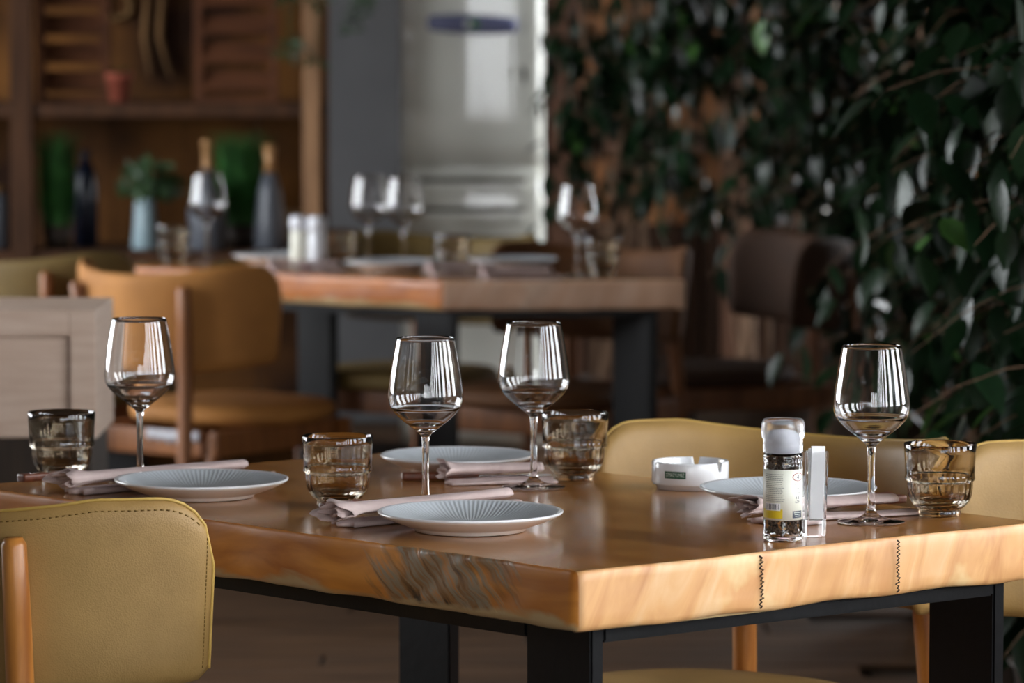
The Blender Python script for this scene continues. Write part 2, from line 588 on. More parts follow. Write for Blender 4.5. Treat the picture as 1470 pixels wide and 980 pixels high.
def window(name, p0, p1, z0, z1, n, pier=0.045):
    b = bmesh.new()
    p0, p1 = Vector(p0), Vector(p1)
    d = (p1 - p0); L_ = d.length; ang = math.atan2(d.y, d.x)
    mt = Matrix.Translation((p0.x, p0.y, 0)) @ Matrix.Rotation(ang, 4, 'Z')
    for k in range(n + 1):
        x = L_ * k / n
        box(b, max(x - pier, 0), min(x + pier, L_), -0.04, 0.04, z0, z1, rot=mt)
    box(b, 0, L_, -0.04, 0.04, z0, z0 + 0.07, rot=mt)
    box(b, 0, L_, -0.04, 0.04, z1 - 0.07, z1, rot=mt)
    return struct(obj(name, b, M['frame_paint'], smooth=False))


window('window_1', (-0.6, YF - 0.08), (XR, YF - 0.08), 0.1, 2.7, 5, 0.17)
window('window_2', (XR + 0.08, -3.5), (XR + 0.08, 6.5), 0.8, 2.7, 10, 0.22)
window('added_window_left', (XL - 0.08, 7.5), (XL - 0.08, 12.0), 0.8, 2.7, 4)  # unseen window, added to light the refrigerator and back area
window('added_window_back_right', (XR + 0.08, 12.4), (XR + 0.08, 14.4), 0.8, 2.7, 2)  # unseen window, added to light the back wall from the side

# back wall: plaster with a low strip window at the right
b = bmesh.new()
box(b, XL, 0.95, YB, YB + 0.15, -0.2, ZC)
box(b, 0.95, XR, YB, YB + 0.15, -0.2, 0.66)
box(b, 0.95, XR, YB, YB + 0.15, 0.76, ZC)
wall_back = struct(obj('wall_back', b, M['plaster'], smooth=False))
b = bmesh.new()
for x in (0.95, 1.4, 1.85, 2.3):
    box(b, x, x + 0.05, YB + 0.03, YB + 0.1, 0.66, 0.76)
struct(obj('window_4', b, M['brown_post'], smooth=False))
# tan boards of the wall to the right of the refrigerator
bb = bmesh.new(); box(bb, -0.118, 0.118, -0.03, 0, 0.76, 2.6, 0.004, seg=1)
bm_up = bb
up0 = obj('board', bm_up, M['board'], wall_back, smooth=False)
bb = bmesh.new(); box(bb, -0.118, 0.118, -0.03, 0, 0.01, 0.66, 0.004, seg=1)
lo0 = obj('board', bb, M['shaded_board'], wall_back, smooth=False)  # lower boards coloured darker to paint the shade behind the hedge
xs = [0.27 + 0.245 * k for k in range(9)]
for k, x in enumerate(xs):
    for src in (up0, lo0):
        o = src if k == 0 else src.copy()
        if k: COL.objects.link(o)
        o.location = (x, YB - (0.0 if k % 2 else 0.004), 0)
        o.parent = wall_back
bb = bmesh.new(); box(bb, -0.118, 0.118, -0.03, 0, 0.66, 0.76, 0.004, seg=1)
mid0 = obj('board', bb, M['board'], wall_back, smooth=False)
for k in range(3):
    o = mid0 if k == 0 else mid0.copy()
    if k: COL.objects.link(o)
    o.location = (xs[k], YB - (0.0 if k % 2 else 0.004), 0)
    o.parent = wall_back
# timber posts and rails standing in front of the boards
bb = bmesh.new(); box(bb, 0.12, 0.23, YB - 0.16, YB - 0.05, 0, 3.2, 0.006)
struct(obj('trim_1', bb, M['brown_post'], smooth=False))
bb = bmesh.new(); box(bb, 0.235, 2.38, YB - 0.10, YB - 0.05, 0.90, 0.97, 0.006)
struct(obj('trim_2', bb, M['brown_post'], smooth=False))
bb = bmesh.new(); box(bb, 0.70, 0.80, YB - 0.16, YB - 0.10, 0, 3.2, 0.006)
struct(obj('trim_3', bb, M['brown_post'], smooth=False))
bb = bmesh.new(); box(bb, 1.25, 1.36, YB - 0.16, YB - 0.10, 0, 3.2, 0.006)
struct(obj('trim_4', bb, M['brown_post'], smooth=False))
# terrace paving outside the openings
b = bmesh.new()
box(b, -40, 40, -40, 40, -0.3, -0.21)
struct(obj('terrace', b, M['terrace'], smooth=False))


# ------------------------------------------------------------------ tables
def make_slab(corners, seed, knot=None, bulge=None):
    """corners C, R, B, L in table-local xy; live-edge slab z 0.68..0.75"""
    bm = bmesh.new()
    pts, mats = [], []
    nseg = 64
    ms = [1, 2, 1, 2]                         # C-R end grain, R-B side, B-L end, L-C side
    cs = [Vector((c[0], c[1], 0)) for c in corners]
    for e in range(4):
        a, c = cs[e], cs[(e + 1) % 4]
        d = (c - a); nrm = Vector((d.y, -d.x, 0)).normalized()
        for k in range(nseg):
            t = k / nseg
            p = a + d * t
            env = min(1, t * 12, (1 - t) * 12)
            wv = noise.noise(Vector((p.x * 5, p.y * 5, seed))) * 0.008 * env
            pts.append((p, nrm, env, ms[e], wv, e, t))
    zs = [0.680, 0.682, 0.688, 0.70, 0.712, 0.725, 0.737, 0.745, 0.7488, 0.75]
    ins = [0.006, 0.002, 0.0, 0.0, 0.0, 0.0, 0.0005, 0.001, 0.003, 0.0055]
    rings = []
    for z, i_ in zip(zs, ins):
        ring = []
        for (p, nrm, env, m_, wv, e, t) in pts:
            fine = noise.noise(Vector((p.x * 24, p.y * 24, z * 55 + seed))) * 0.0022
            amp = 1.0
            low = 0
            if e == 3:
                low = -abs(noise.noise(Vector((p.y * 9, seed, 3.3)))) * 0.012 * max(0, (0.70 - z) / 0.02)
                if knot:
                    g = math.exp(-((p.y - knot[0]) / knot[1]) ** 2)
                    fine += g * (noise.noise(Vector((p.y * 26 + z * 40, z * 40, 7))) * 0.008)
            off = wv + (fine * env * amp) - i_ + low * env
            q = p + nrm * off
            dz = noise.noise(Vector((p.x * 11, p.y * 11, seed + 5))) * 0.0035 * env if z < 0.69 else 0
            ring.append(bm.verts.new((q.x, q.y, z + dz)))
        rings.append(ring)
    n = len(pts)
    for a, c in zip(rings, rings[1:]):
        for k in range(n):
            f = bm.faces.new((a[k], a[(k + 1) % n], c[(k + 1) % n], c[k]))
            f.material_index = pts[k][3]
            f.smooth = True
    top = bm.faces.new(rings[-1]); top.material_index = 0
    bot = bm.faces.new(rings[0][::-1]); bot.material_index = 2
    return bm


def make_table(name, label, group, C_, R_, B_, L_, yaw, mats, seed, knot=None, cracks=()):
    """origin of the thing on the floor under the corner C; local x along the short end, y along the long side"""
    t = thing(name, label, 'table', (C_[0], C_[1], 0), yaw, group)
    inv = Matrix.Rotation(-yaw, 2)

    def loc(p): return inv @ Vector((p[0] - C_[0], p[1] - C_[1]))
    cs = [loc(p) for p in (C_, R_, B_, L_)]
    top = obj('tabletop', make_slab(cs, seed, knot), mats, t, smooth=False)
    c, r_, bq, l_ = cs

    def bil(u, v):
        return (c * (1 - u) + r_ * u) * (1 - v) + (l_ * (1 - u) + bq * u) * v
    ux = (r_ - c).normalized(); uy = (l_ - c).normalized()
    Wd = (r_ - c).length; Ln = (l_ - c).length

    def at(a, d):                       # metres along the short end / long side from C
        return bil(a / Wd, d / Ln)

    def pbox(bm, a0, a1, d0, d1, z0, z1):
        q = [at(a0, d0), at(a1, d0), at(a1, d1), at(a0, d1)]
        vs = [bm.verts.new((p.x, p.y, z)) for z in (z0, z1) for p in q]
        fs = [bm.faces.new([vs[i] for i in f]) for f in
              ((0, 3, 2, 1), (4, 5, 6, 7), (0, 1, 5, 4), (1, 2, 6, 5), (2, 3, 7, 6), (3, 0, 4, 7))]
        bmesh.ops.recalc_face_normals(bm, faces=fs)
        es = list({e for f in fs for e in f.edges})
        bmesh.ops.bevel(bm, geom=es, offset=0.0025, segments=2, affect='EDGES')
    a0, a1, th = 0.038, Wd - 0.045, 0.02
    for d0 in (0.022, Ln - 0.16):
        for aa in ((a0, a0 + th), (a1 - th, a1)):
            bm = bmesh.new(); pbox(bm, aa[0], aa[1], d0, d0 + 0.11, 0.0, 0.679)
            obj('leg', bm, M['steel'], t, smooth=False)
        bm = bmesh.new(); pbox(bm, a0 + th, a1 - th, d0, d0 + 0.11, 0.661, 0.679)
        obj('crossbar', bm, M['steel'], t, smooth=False)
        bm = bmesh.new(); pbox(bm, a0 + th, a1 - th, d0, d0 + 0.11, 0.0, 0.018)
        obj('foot_bar', bm, M['steel'], t, smooth=False)
    for aa in ((a0, a0 + 0.03), (a1 - 0.03, a1)):
        bm = bmesh.new(); pbox(bm, aa[0], aa[1], 0.132, Ln - 0.16, 0.658, 0.679)
        obj('side_rail', bm, M['steel'], t, smooth=False)
    for (u, zz0, zz1) in cracks:
        bm = bmesh.new()
        p = bil(u, 0)
        nrm = Vector((ux.y, -ux.x))
        nn = 26
        path = []
        for k in range(nn + 1):
            s = 0.0022 if k % 2 else -0.0022
            s += noise.noise(Vector((k * .4, u * 9, 2))) * 0.003
            q = p + ux * s + nrm * 0.0008
            path.append((q.x, q.y, zz0 + (zz1 - zz0) * k / nn))
        tube(bm, path, 0.0011, 5)
        o = obj('crack', bm, M['crack'], top)
        o['label'] = 'dark zigzag crack running down the end grain'
    return t


make_table('dining_table', 'large live-edge wooden dining table in front, its near corner facing us, black steel legs', None,
           (0.076, 4.873), (0.664, 5.352), (-0.146, 6.227), (-0.743, 5.761), R(40.5),
           [M['table_top'], M['table_end'], M['table_side']], 1.3, knot=(0.225, 0.14),
           cracks=((0.37, 0.684, 0.746), (0.665, 0.684, 0.747)))
make_table('dining_table', 'live-edge wooden dining table farther back, in front of the cream refrigerator', None,
           (-0.163, 10.108), (0.409, 10.16), (-0.52, 10.98), (-1.10, 10.78), R(20),
           [M['table_top'], M['table_end_pink_lit'], M['table_side_plain']], 5.1)


# ------------------------------------------------------------------ chairs
CROWN = 0.75
BR, BPHI, BYC = 0.27, R(79), -0.03          # back arc: radius, half angle, centre


def back_point(s, t, side):
    """s -1..1 along the arc, t 0..1 up, side -1 outer face, +1 inner face"""
    a = s * BPHI
    zt = 0.783 + 0.028 * min(1, abs(s) / 0.62) ** 2 * CROWN
    zb = 0.556 + 0.024 * s * s
    s0 = 0.80
    if abs(s) > s0:
        q = (abs(s) - s0) / (1 - s0)
        zt -= 0.085 * (1 - math.sqrt(max(0, 1 - q ** 2.2)))
        if q > 0.75:
            zb += 0.012 * ((q - 0.75) / 0.25) ** 2
    z = zb + (zt - zb) * t
    h = 0.0035 + 0.0095 * math.sqrt(max(0, 1 - abs(2 * t - 1) ** 7)) * math.sqrt(max(0, 1 - abs(s) ** 26))
    rr = BR - side * h + (z - 0.66) * 0.10      # leans back a little
    return Vector((rr * math.sin(a), BYC - rr * math.cos(a), z))


def make_chair(name, label, leather, wood, loc, rotz, group=None, lining=False, detail=False):
    t = thing(name, label, 'chair', loc, rotz, group)
    # backrest: padded curved shell
    bm = bmesh.new()
    ns, nt = 56, 16
    G = {}
    for side in (-1, 1):
        for i in range(ns + 1):
            for j in range(nt + 1):
                G[side, i, j] = bm.verts.new(back_point(-1 + 2 * i / ns, j / nt, side))
    for i in range(ns):
        for j in range(nt):
            bm.faces.new((G[-1, i, j], G[-1, i + 1, j], G[-1, i + 1, j + 1], G[-1, i, j + 1]))
            bm.faces.new((G[1, i, j], G[1, i, j + 1], G[1, i + 1, j + 1], G[1, i + 1, j]))
    for i in range(ns):
        bm.faces.new((G[-1, i, 0], G[1, i, 0], G[1, i + 1, 0], G[-1, i + 1, 0]))
        bm.faces.new((G[-1, i, nt], G[-1, i + 1, nt], G[1, i + 1, nt], G[1, i, nt]))
    for j in range(nt):
        bm.faces.new((G[-1, 0, j], G[-1, 0, j + 1], G[1, 0, j + 1], G[1, 0, j]))
        bm.faces.new((G[-1, ns, j], G[1, ns, j], G[1, ns, j + 1], G[-1, ns, j + 1]))
    back = obj('backrest', bm, leather, t)
    if detail:
        rim = [(i / ns * 2 - 1, 1.0) for i in range(ns + 1)] + [(1.0, 1 - j / nt) for j in range(1, nt + 1)]
        bm = bmesh.new()
        tube(bm, [back_point(s, q, -1) for s, q in rim], 0.0022, 6)
        obj('piping', bm, M['piping'], back)
        bm = bmesh.new()
        path = [back_point(-0.97 + 1.94 * i / 400, 0.945, -1) for i in range(401)]
        for i in range(0, 396, 4):
            tube(bm, [path[i] + Vector((0, 0, 0)), path[i + 2]], 0.0009, 4)
        path = [back_point(0.968, 0.93 - 0.9 * i / 100, -1) for i in range(101)]
        for i in range(0, 96, 3):
            tube(bm, [path[i], path[i + 2]], 0.0008, 4)
        o = obj('stitching', bm, M['stitch'], back)
        o['kind'] = 'stuff'
    # seat cushion
    bm = bmesh.new()
    rings = []
    seg = 48
    prof = [(0.0, 0.425), (0.90, 0.425), (0.975, 0.432), (1.0, 0.445), (0.985, 0.459), (0.93, 0.468), (0.7, 0.474), (0.35, 0.476), (0, 0.476)]
    for (q, z) in prof:
        if q == 0:
            rings.append([bm.verts.new((0, 0.065, z))]); continue
        ring = []
        for k in range(seg):
            a = 2 * PI * k / seg
            ca, sa = math.cos(a), math.sin(a)
            e = 2 / 2.6
            wx = 0.232 * (1 - 0.10 * (1 if sa < 0 else 0) * abs(sa))
            x = wx * abs(ca) ** e * (1 if ca > 0 else -1)
            y = 0.065 + 0.225 * abs(sa) ** e * (1 if sa > 0 else -1)
            ring.append(bm.verts.new((x * q, 0.065 + (y - 0.065) * q, z)))
        rings.append(ring)
    for a_, c_ in zip(rings, rings[1:]):
        for k in range(seg):
            k2 = (k + 1) % seg
            if len(a_) == 1: bm.faces.new((a_[0], c_[k2], c_[k]))
            elif len(c_) == 1: bm.faces.new((a_[k], a_[k2], c_[0]))
            else: bm.faces.new((a_[k], a_[k2], c_[k2], c_[k]))
    bmesh.ops.recalc_face_normals(bm, faces=bm.faces)
    obj('seat', bm, leather, t)
    # wooden frame under the seat
    bm = bmesh.new()
    box(bm, -0.185, 0.185, 0.225, 0.25, 0.365, 0.424, 0.005)
    box(bm, -0.16, 0.16, -0.235, -0.21, 0.365, 0.424, 0.005)
    for s in (-1, 1):
        box(bm, s * 0.185 - 0.012, s * 0.185 + 0.012, -0.225, 0.23, 0.365, 0.424, 0.005)
    obj('seat_frame', bm, wood, t)
    # rear posts carry the back on its outer side
    for s in (-1, 1):
        a = R(31) * s
        pts = []
        for z, rr in ((0.0, 0.345), (0.2, 0.325), (0.40, 0.307), (0.55, 0.292), (0.66, 0.301), (0.752, 0.311)):
            pts.append((rr * math.sin(a), BYC - rr * math.cos(a), z))
        bm = bmesh.new()
        tube(bm, pts + [(pts[-1][0], pts[-1][1] - 0.0005, 0.760)], [0.0125, 0.0155, 0.0175, 0.0175, 0.0168, 0.0155, 0.011], 16)
        obj('leg', bm, wood, t)
        bm = bmesh.new()
        tube(bm, [(s * 0.215, 0.262, 0.0), (s * 0.208, 0.25, 0.2), (s * 0.20, 0.238, 0.424)], [0.0125, 0.0165, 0.0195], 16)
        obj('leg', bm, wood, t)
    if lining:
        bm = bmesh.new()
        n = 16
        top_, bot_ = [], []
        for k in range(n + 1):
            x = 0.05 + 0.155 * k / n
            y = -0.2505 if x < 0.15 else -0.2505
            top_.append(bm.verts.new((x - .05, -0.2385, 0.424)))
            bot_.append(bm.verts.new((x - .05, -0.2395, 0.424 - 0.012 - 0.022 * abs(math.sin(k * 1.1 + 0.4)) * (1 - abs(k / n - .5)))))
        for k in range(n):
            bm.faces.new((top_[k], bot_[k], bot_[k + 1], top_[k + 1]))
        r_ = bmesh.ops.extrude_face_region(bm, geom=bm.faces[:])
        bmesh.ops.translate(bm, vec=(0, -0.002, 0), verts=[v for v in r_['geom'] if isinstance(v, bmesh.types.BMVert)])
        bmesh.ops.recalc_face_normals(bm, faces=bm.faces)
        o = obj('torn_lining', bm, M['lining'], t)
        o['label'] = 'torn white lining hanging under the seat'
    return t


def face(fx, fy):                      # rotation that turns local +y to the direction (fx, fy)
    return math.atan2(-fx, fy)


near = make_chair('dining_chair', 'olive yellow leather chair in the near left corner, its stitched curved back towards us', M['leather_olive'],
                  M['chair_wood'], (-0.490, 5.43, 0), face(0.72, 0.69), detail=True)
dup(near, 'olive yellow leather chair on the far side of the front table, behind the white ashtray', (0.285, 5.82, 0), face(-0.60, -0.80))
dup(near, 'olive yellow leather chair at the right edge of the frame, behind the right-hand tumbler', (0.745, 5.52, 0), face(-0.64, -0.77))
make_chair('dining_chair', 'tan suede chair at the back table, a torn white lining hanging under its seat', M['leather_tan'],
           M['chair_wood_mid'], (-0.70, 10.08, 0), face(0.58, 0.81), lining=True)
make_chair('dining_chair', 'dark olive chair at the far left, half hidden behind the pale panelled cabinet', M['leather_dark'],
           M['chair_wood_mid'], (-1.10, 10.62, 0), face(0.50, 0.86))
make_chair('dining_chair', 'brown leather chair behind the right end of the back table, facing us', M['leather_brown'],
                M['chair_wood_mid'], (0.13, 10.56, 0), face(-0.52, -0.85))
make_chair('dining_chair', 'dark olive chair behind the middle of the back table, in front of the refrigerator', M['leather_dark'],
           M['chair_wood_dark'], (-0.24, 11.10, 0), face(-0.45, -0.89))
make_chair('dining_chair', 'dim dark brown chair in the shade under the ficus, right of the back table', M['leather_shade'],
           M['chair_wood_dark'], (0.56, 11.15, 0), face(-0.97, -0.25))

# ------------------------------------------------------------------ tableware
TZ = 0.7505


def at_table(name, bm, mats, label, cat, xy, group=None, rot=0, smooth=True):
    o = obj(name, bm, mats, None, smooth)
    o.location = (xy[0], xy[1], TZ)
    o.rotation_euler = (0, 0, rot)
    return tag(o, label, cat, group)


# wine glass: foot, stem and bowl
bowl_out = smooth_prof([(0.0055, 0.095), (0.009, 0.099), (0.019, 0.107), (0.034, 0.119), (0.0445, 0.1315), (0.0478, 0.144), (0.0466, 0.160), (0.0425, 0.188), (0.0368, 0.2205)], 6)
bowl_in = [(max(r - 0.0008, 0), z + (0.0035 if z < 0.11 else 0.0012 if z < .13 else 0)) for r, z in bowl_out if r > 0.012][::-1]
stem = smooth_prof([(0.041, 0.0), (0.0422, 0.0011), (0.0405, 0.0020), (0.026, 0.0042), (0.012, 0.0085), (0.0062, 0.015), (0.0048, 0.028), (0.0043, 0.055), (0.0046, 0.082), (0.0055, 0.095)], 4)
GG = 'wine glasses on the front table'
wg = thing('wine_glass', 'empty stemmed wine glass behind the left plate, beside the leftmost tumbler', 'wine glass', (-0.503, 5.812, TZ), 0, GG)
bm = bmesh.new()
lathe(bm, [(0, 0.0951)] + bowl_out + [(0.0363, 0.2209)] + bowl_in + [(0, bowl_in[-1][1] - 0.001)], 64)
obj('bowl', bm, M['glass'], wg)
bm = bmesh.new()
lathe(bm, [(0, 0.0155)] + [p for p in stem if p[1] >= 0.015] + [(0, 0.0949)], 32)
obj('stem', bm, M['glass'], wg)
bm = bmesh.new()
lathe(bm, [(0, 0.0004), (0.03, 0.0004)] + [p for p in stem if p[1] < 0.0152] + [(0, 0.0152)], 48)
obj('foot', bm, M['foot_glass'], wg)
dup(wg, 'empty stemmed wine glass behind the front plate, its foot hidden by the plate', (-0.110, 5.472, TZ))
dup(wg, 'empty wine glass in the middle of the table, left of the tumbler by the chair', (0.029, 5.735, TZ))
dup(wg, 'empty stemmed wine glass between pepper mill and right-hand tumbler', (0.447, 5.345, TZ))
GF = 'wine glasses on the back table'
for lab, p in (('blurred wine glass at the left end of the back table, before the grey bottle', (-0.769, 10.90)),
               ('blurred wine glass on the back table, left of the pair before the refrigerator', (-0.357, 10.76)),
               ('blurred wine glass on the back table, right of the pair before the refrigerator', (-0.268, 10.68)),
               ('blurred wine glass near the right end of the back table, beside a tumbler', (0.154, 10.235))):
    dup(wg, lab, (p[0], p[1], TZ), 0, GF)

# fluted smoked tumbler
out = smooth_prof([(0.0255, 0.0), (0.0270, 0.004), (0.0268, 0.008), (0.0330, 0.0135), (0.0385, 0.022), (0.0408, 0.033), (0.0412, 0.0440)], 4)
out2 = [(0.0440, 0.0452), (0.0446, 0.0475), (0.0440, 0.0515), (0.0438, 0.054), (0.0443, 0.066), (0.0452, 0.080), (0.0458, 0.0905)]
inn = [(0.0452, 0.0915), (0.0438, 0.0905), (0.0430, 0.080), (0.0420, 0.066), (0.0412, 0.055), (0.0398, 0.050), (0.0388, 0.044),
       (0.0382, 0.033), (0.0360, 0.0240), (0.0305, 0.0185), (0.018, 0.0165), (0, 0.016)]


def flute(r, z, a, i):
    if 0.006 < z < 0.0445 and r > 0.0265: return r + 0.0008 * abs(math.cos(10 * a)) - 0.0005
    return r


def flute2(r, z, a, i):
    if 0.024 < z < 0.05: return r + 0.0004 * math.cos(20 * a)
    return r


prof = [(0, 0.0015), (0.020, 0.0015)] + out + out2 + inn
tb = thing('tumbler', 'smoked fluted tumbler at the left end of the front table, before the pale cabinet', 'tumbler', (-0.612, 5.842, TZ), 0, 'tumblers on the front table')
bm = bmesh.new()
ni = len(prof) - len(inn)
dark = [i for i in range(len(prof)) if prof[i][1] < 0.0135 and i < ni]
lathe(bm, prof, 144, mod=lambda r, z, a, i: flute(r, z, a, i) if i < ni else flute2(r, z, a, i), mats=lambda i: 1 if (i < 14 or i >= len(prof) - 4) else 0)
obj('glass_body', bm, [M['smoke_glass'], M['smoke_glass_dark']], tb)
dup(tb, 'smoked fluted tumbler behind the napkin of the front plate', (-0.224, 5.520, TZ), 0.3)
dup(tb, 'smoked fluted tumbler beside the end of the olive chair back', (0.085, 5.835, TZ), 0.7)
dup(tb, 'smoked fluted tumbler at the right corner of the front table', (0.540, 5.419, TZ), 1.1)
for lab, p in (('blurred tumbler at the left end of the back table', (-0.855, 10.87)),
               ('blurred tumbler between the pale mills and the two wine glasses of the back table', (-0.424, 10.665)),
               ('blurred dark tumbler in front of the refrigerator louvres', (-0.145, 10.41)),
               ('blurred tumbler at the right end of the back table, under the ficus', (0.214, 10.30))):
    dup(tb, lab, (p[0], p[1], TZ), 0.4, 'tumblers on the back table')

# plates
prof = [(0, 0.003), (0.055, 0.003), (0.064, 0.0002), (0.0685, 0.0006), (0.0700, 0.004), (0.0800, 0.0070), (0.0950, 0.0125), (0.1070, 0.0178), (0.1128, 0.0210), (0.1142, 0.0226), (0.1140, 0.0240), (0.1122, 0.0247),
        (0.1085, 0.0236), (0.1000, 0.0195), (0.0880, 0.0145), (0.0740, 0.0098), (0.0620, 0.0076), (0.0400, 0.0068), (0, 0.0066)]
pt = thing('plate', 'grey-blue ribbed plate at the near front edge of the front table', 'plate', (-0.051, 5.265, TZ), 0.2, 'plates on the front table')
bm = bmesh.new()
lathe(bm, prof, 96, mats=lambda i: 1 if i >= 12 else (2 if i >= 8 else 0))
obj('plate_body', bm, [M['plate_under'], M['plate'], M['ceramic']], pt)
dup(pt, 'grey-blue ribbed plate at the left, beside the olive chair back', (-0.407, 5.63, TZ), 1.0)
dup(pt, 'grey-blue ribbed plate at the back of the front table, behind a rolled napkin', (-0.076, 5.935, TZ), 1.6).scale = (0.93, 0.93, 1)
dup(pt, 'grey-blue ribbed plate behind the pepper mill', (0.356, 5.535, TZ), 2.2)
for lab, p in (('blurred plate on the back table, below the pair of wine glasses', (-0.297, 10.505)),
               ('blurred plate on the back table, before the brown chair', (0.0, 10.60)),
               ('blurred plate on the back table behind the tan chair', (-0.585, 10.78))):
    dup(pt, lab, (p[0], p[1], TZ), 0.5, 'plates on the back table')


# rolled napkins
def napkin_mesh(seed, flat=0.8):
    bm = bmesh.new()
    rg = random.Random(seed)
    nj, nx = 72, 22
    rows = []
    Ln = 0.30
    for i in range(nx + 1):
        u = i / nx
        x = Ln * u
        row = []
        for j in range(nj + 1):
            v = j / nj
            th = v * 2 * PI * 2.35 + 1.2
            rad = 0.0022 + 0.0098 * v ** 0.8
            fl = max(0, 1 - u / 0.16)
            rr = rad * (1 + 0.26 * fl * (0.6 + 0.4 * math.sin(5 * th + seed)) + 0.06 * math.sin(th * 3 + u * 6 + seed))
            rr *= (1 - 0.25 * u) * (1 + 0.5 * fl * fl)
            yy = rr * math.cos(th) * 1.55
            zz = rr * math.sin(th) * flat
            xx = x + fl * (0.010 * math.sin(th * 2.3 + seed) * (0.4 + v) + 0.004 * math.sin(th * 7))
            row.append(bm.verts.new((xx, yy, zz)))
        # loose outer tail lying on the table
        for q in range(1, 9):
            last = row[nj].co
            row.append(bm.verts.new((x + max(0, 1 - u / .2) * .004 * math.sin(q * 2), last.y + q * 0.0035, last.z * (1 - q / 8) + (min(q_.co.z for q_ in row[:nj + 1]) * 0.98) * q / 8 + 0.0008 * math.sin(q * 1.7 + u * 9))))
        rows.append(row)
    for a, c in zip(rows, rows[1:]):
        for k in range(len(a) - 1):
            bm.faces.new((a[k], c[k], c[k + 1], a[k + 1]))
    zmin = min(v.co.z for v in bm.verts)
    for v in bm.verts: v.co.z = max(v.co.z - zmin, 0) + 0.001
    return bm


def fold_mesh(seed):
    bm = bmesh.new()
    nx, ny = 24, 8
    V = {}
    for s in (0, 1):
        for i in range(nx + 1):
            for j in range(ny + 1):
                u, v = i / nx, j / ny
                z = 0.0008 + s * 0.0045 + 0.0012 * math.sin(u * 7 + seed) * s + 0.0016 * s * math.sin(v * 5 + seed)
                V[s, i, j] = bm.verts.new((0.012 + 0.32 * u + 0.006 * math.sin(v * 9), -0.030 + 0.045 * v + 0.003 * math.sin(u * 5 + seed), max(z, 0.0006)))
    for i in range(nx):
        for j in range(ny):
            bm.faces.new((V[1, i, j], V[1, i + 1, j], V[1, i + 1, j + 1], V[1, i, j + 1]))
            bm.faces.new((V[0, i, j], V[0, i, j + 1], V[0, i + 1, j + 1], V[0, i + 1, j]))
    for i in range(nx):
        bm.faces.new((V[0, i, 0], V[0, i + 1, 0], V[1, i + 1, 0], V[1, i, 0]))
        bm.faces.new((V[0, i, ny], V[1, i, ny], V[1, i + 1, ny], V[0, i + 1, ny]))
    for j in range(ny):
        bm.faces.new((V[0, 0, j], V[1, 0, j], V[1, 0, j + 1], V[0, 0, j + 1]))
        bm.faces.new((V[0, nx, j], V[0, nx, j + 1], V[1, nx, j + 1], V[1, nx, j]))
    return bm


def napkin(label, p0, p1, seed, group, part=1.0):
    d = Vector((p1[0] - p0[0], p1[1] - p0[1]))
    t = thing('napkin', label, 'napkin', (p0[0], p0[1], TZ), math.atan2(d.y, d.x), group)
    o = obj('roll', napkin_mesh(seed), M['napkin'], t)
    o.location = (0, 0, 0.005)
    t.scale = (part, 1, 1)
    sm = o.modifiers.new('thickness', 'SOLIDIFY'); sm.thickness = 0.0012; sm.offset = 1
    obj('fold', fold_mesh(seed), M['napkin'], t)
    return t


GN = 'rolled napkins on the front table'
napkin('mauve rolled napkin at the left plate, its dark end beside the leftmost tumbler', (-0.590, 5.652), (-0.374, 5.847), 1.0, GN)
napkin('mauve rolled napkin with frilled end, left of the front plate', (-0.2225, 5.294), (-0.0005, 5.509), 2.4, GN)
napkin('mauve rolled napkin before the back plate, beside the middle wine glass', (-0.095, 5.785), (0.075, 5.815), 4.1, GN, 0.46)
napkin('mauve rolled napkin behind the right-hand wine glass, its end hidden by the pepper mill', (0.290, 5.345), (0.450, 5.425), 5.5, GN, 0.72)
for lab, p, q in (('blurred napkin beside the pale mills on the back table', (-0.585, 10.44), (-0.4, 10.46)),
                  ('blurred napkin under the dark tumbler of the back table', (-0.20, 10.33), (-0.05, 10.37)),
                  ('blurred napkin at the right end of the back table, below a wine glass', (-0.07, 10.19), (0.1, 10.20))):
    napkin(lab, p, q, 3.0 + p[0], 'napkins on the back table', 0.55)


def knife(label, p, rot, z, group='knives on the front table', part=1.0):
    t = thing('knife', label, 'knife', (p[0], p[1], TZ + z), rot, group)
    t.scale = (part, 1, 1)
    bm = bmesh.new()
    box(bm, 0, 0.105, -0.009, 0.009, 0.0, 0.0105, 0.0035)
    for v in bm.verts:
        k = v.co.x / 0.105
        v.co.y *= 1.0 - 0.25 * k
    obj('handle', bm, M['knife_wood'], t)
    bm = bmesh.new()
    box(bm, 0.1045, 0.205, -0.0075, 0.0075, 0.0042, 0.0058, 0.0005)
    for v in bm.verts:
        k = max(0, (v.co.x - 0.16) / 0.045)
        if v.co.y > 0: v.co.y -= 0.012 * k ** 1.6
    obj('blade', bm, M['blade'], t)
    for x in (0.03, 0.075):
        bm = bmesh.new()
        tube(bm, [(x, 0, 0.0100), (x, 0, 0.0110)], 0.0022, 10)
        obj('rivet', bm, M['blade'], t)
    return t


NZ = 0.011
knife('wooden-handled knife lying on the napkin beside the leftmost tumbler', (-0.652, 5.700), math.atan2(0.195, 0.218), NZ, part=0.6)
knife('wooden-handled knife tucked between napkin and front plate', (-0.236, 5.366), math.atan2(0.215, 0.223), NZ, part=0.6)
knife('wooden-handled knife beside the back plate, under the middle wine glass', (-0.150, 5.826), math.atan2(0.024, 0.195), 0.0)
knife('wooden-handled knife lying behind the stem of the right-hand wine glass', (0.500, 5.482), math.atan2(0.08, 0.16) + PI, NZ - 0.002)
knife('wooden-handled knife just behind the other one at the right-hand wine glass', (0.488, 5.508), math.atan2(0.08, 0.16) + PI + 0.02, NZ - 0.002)


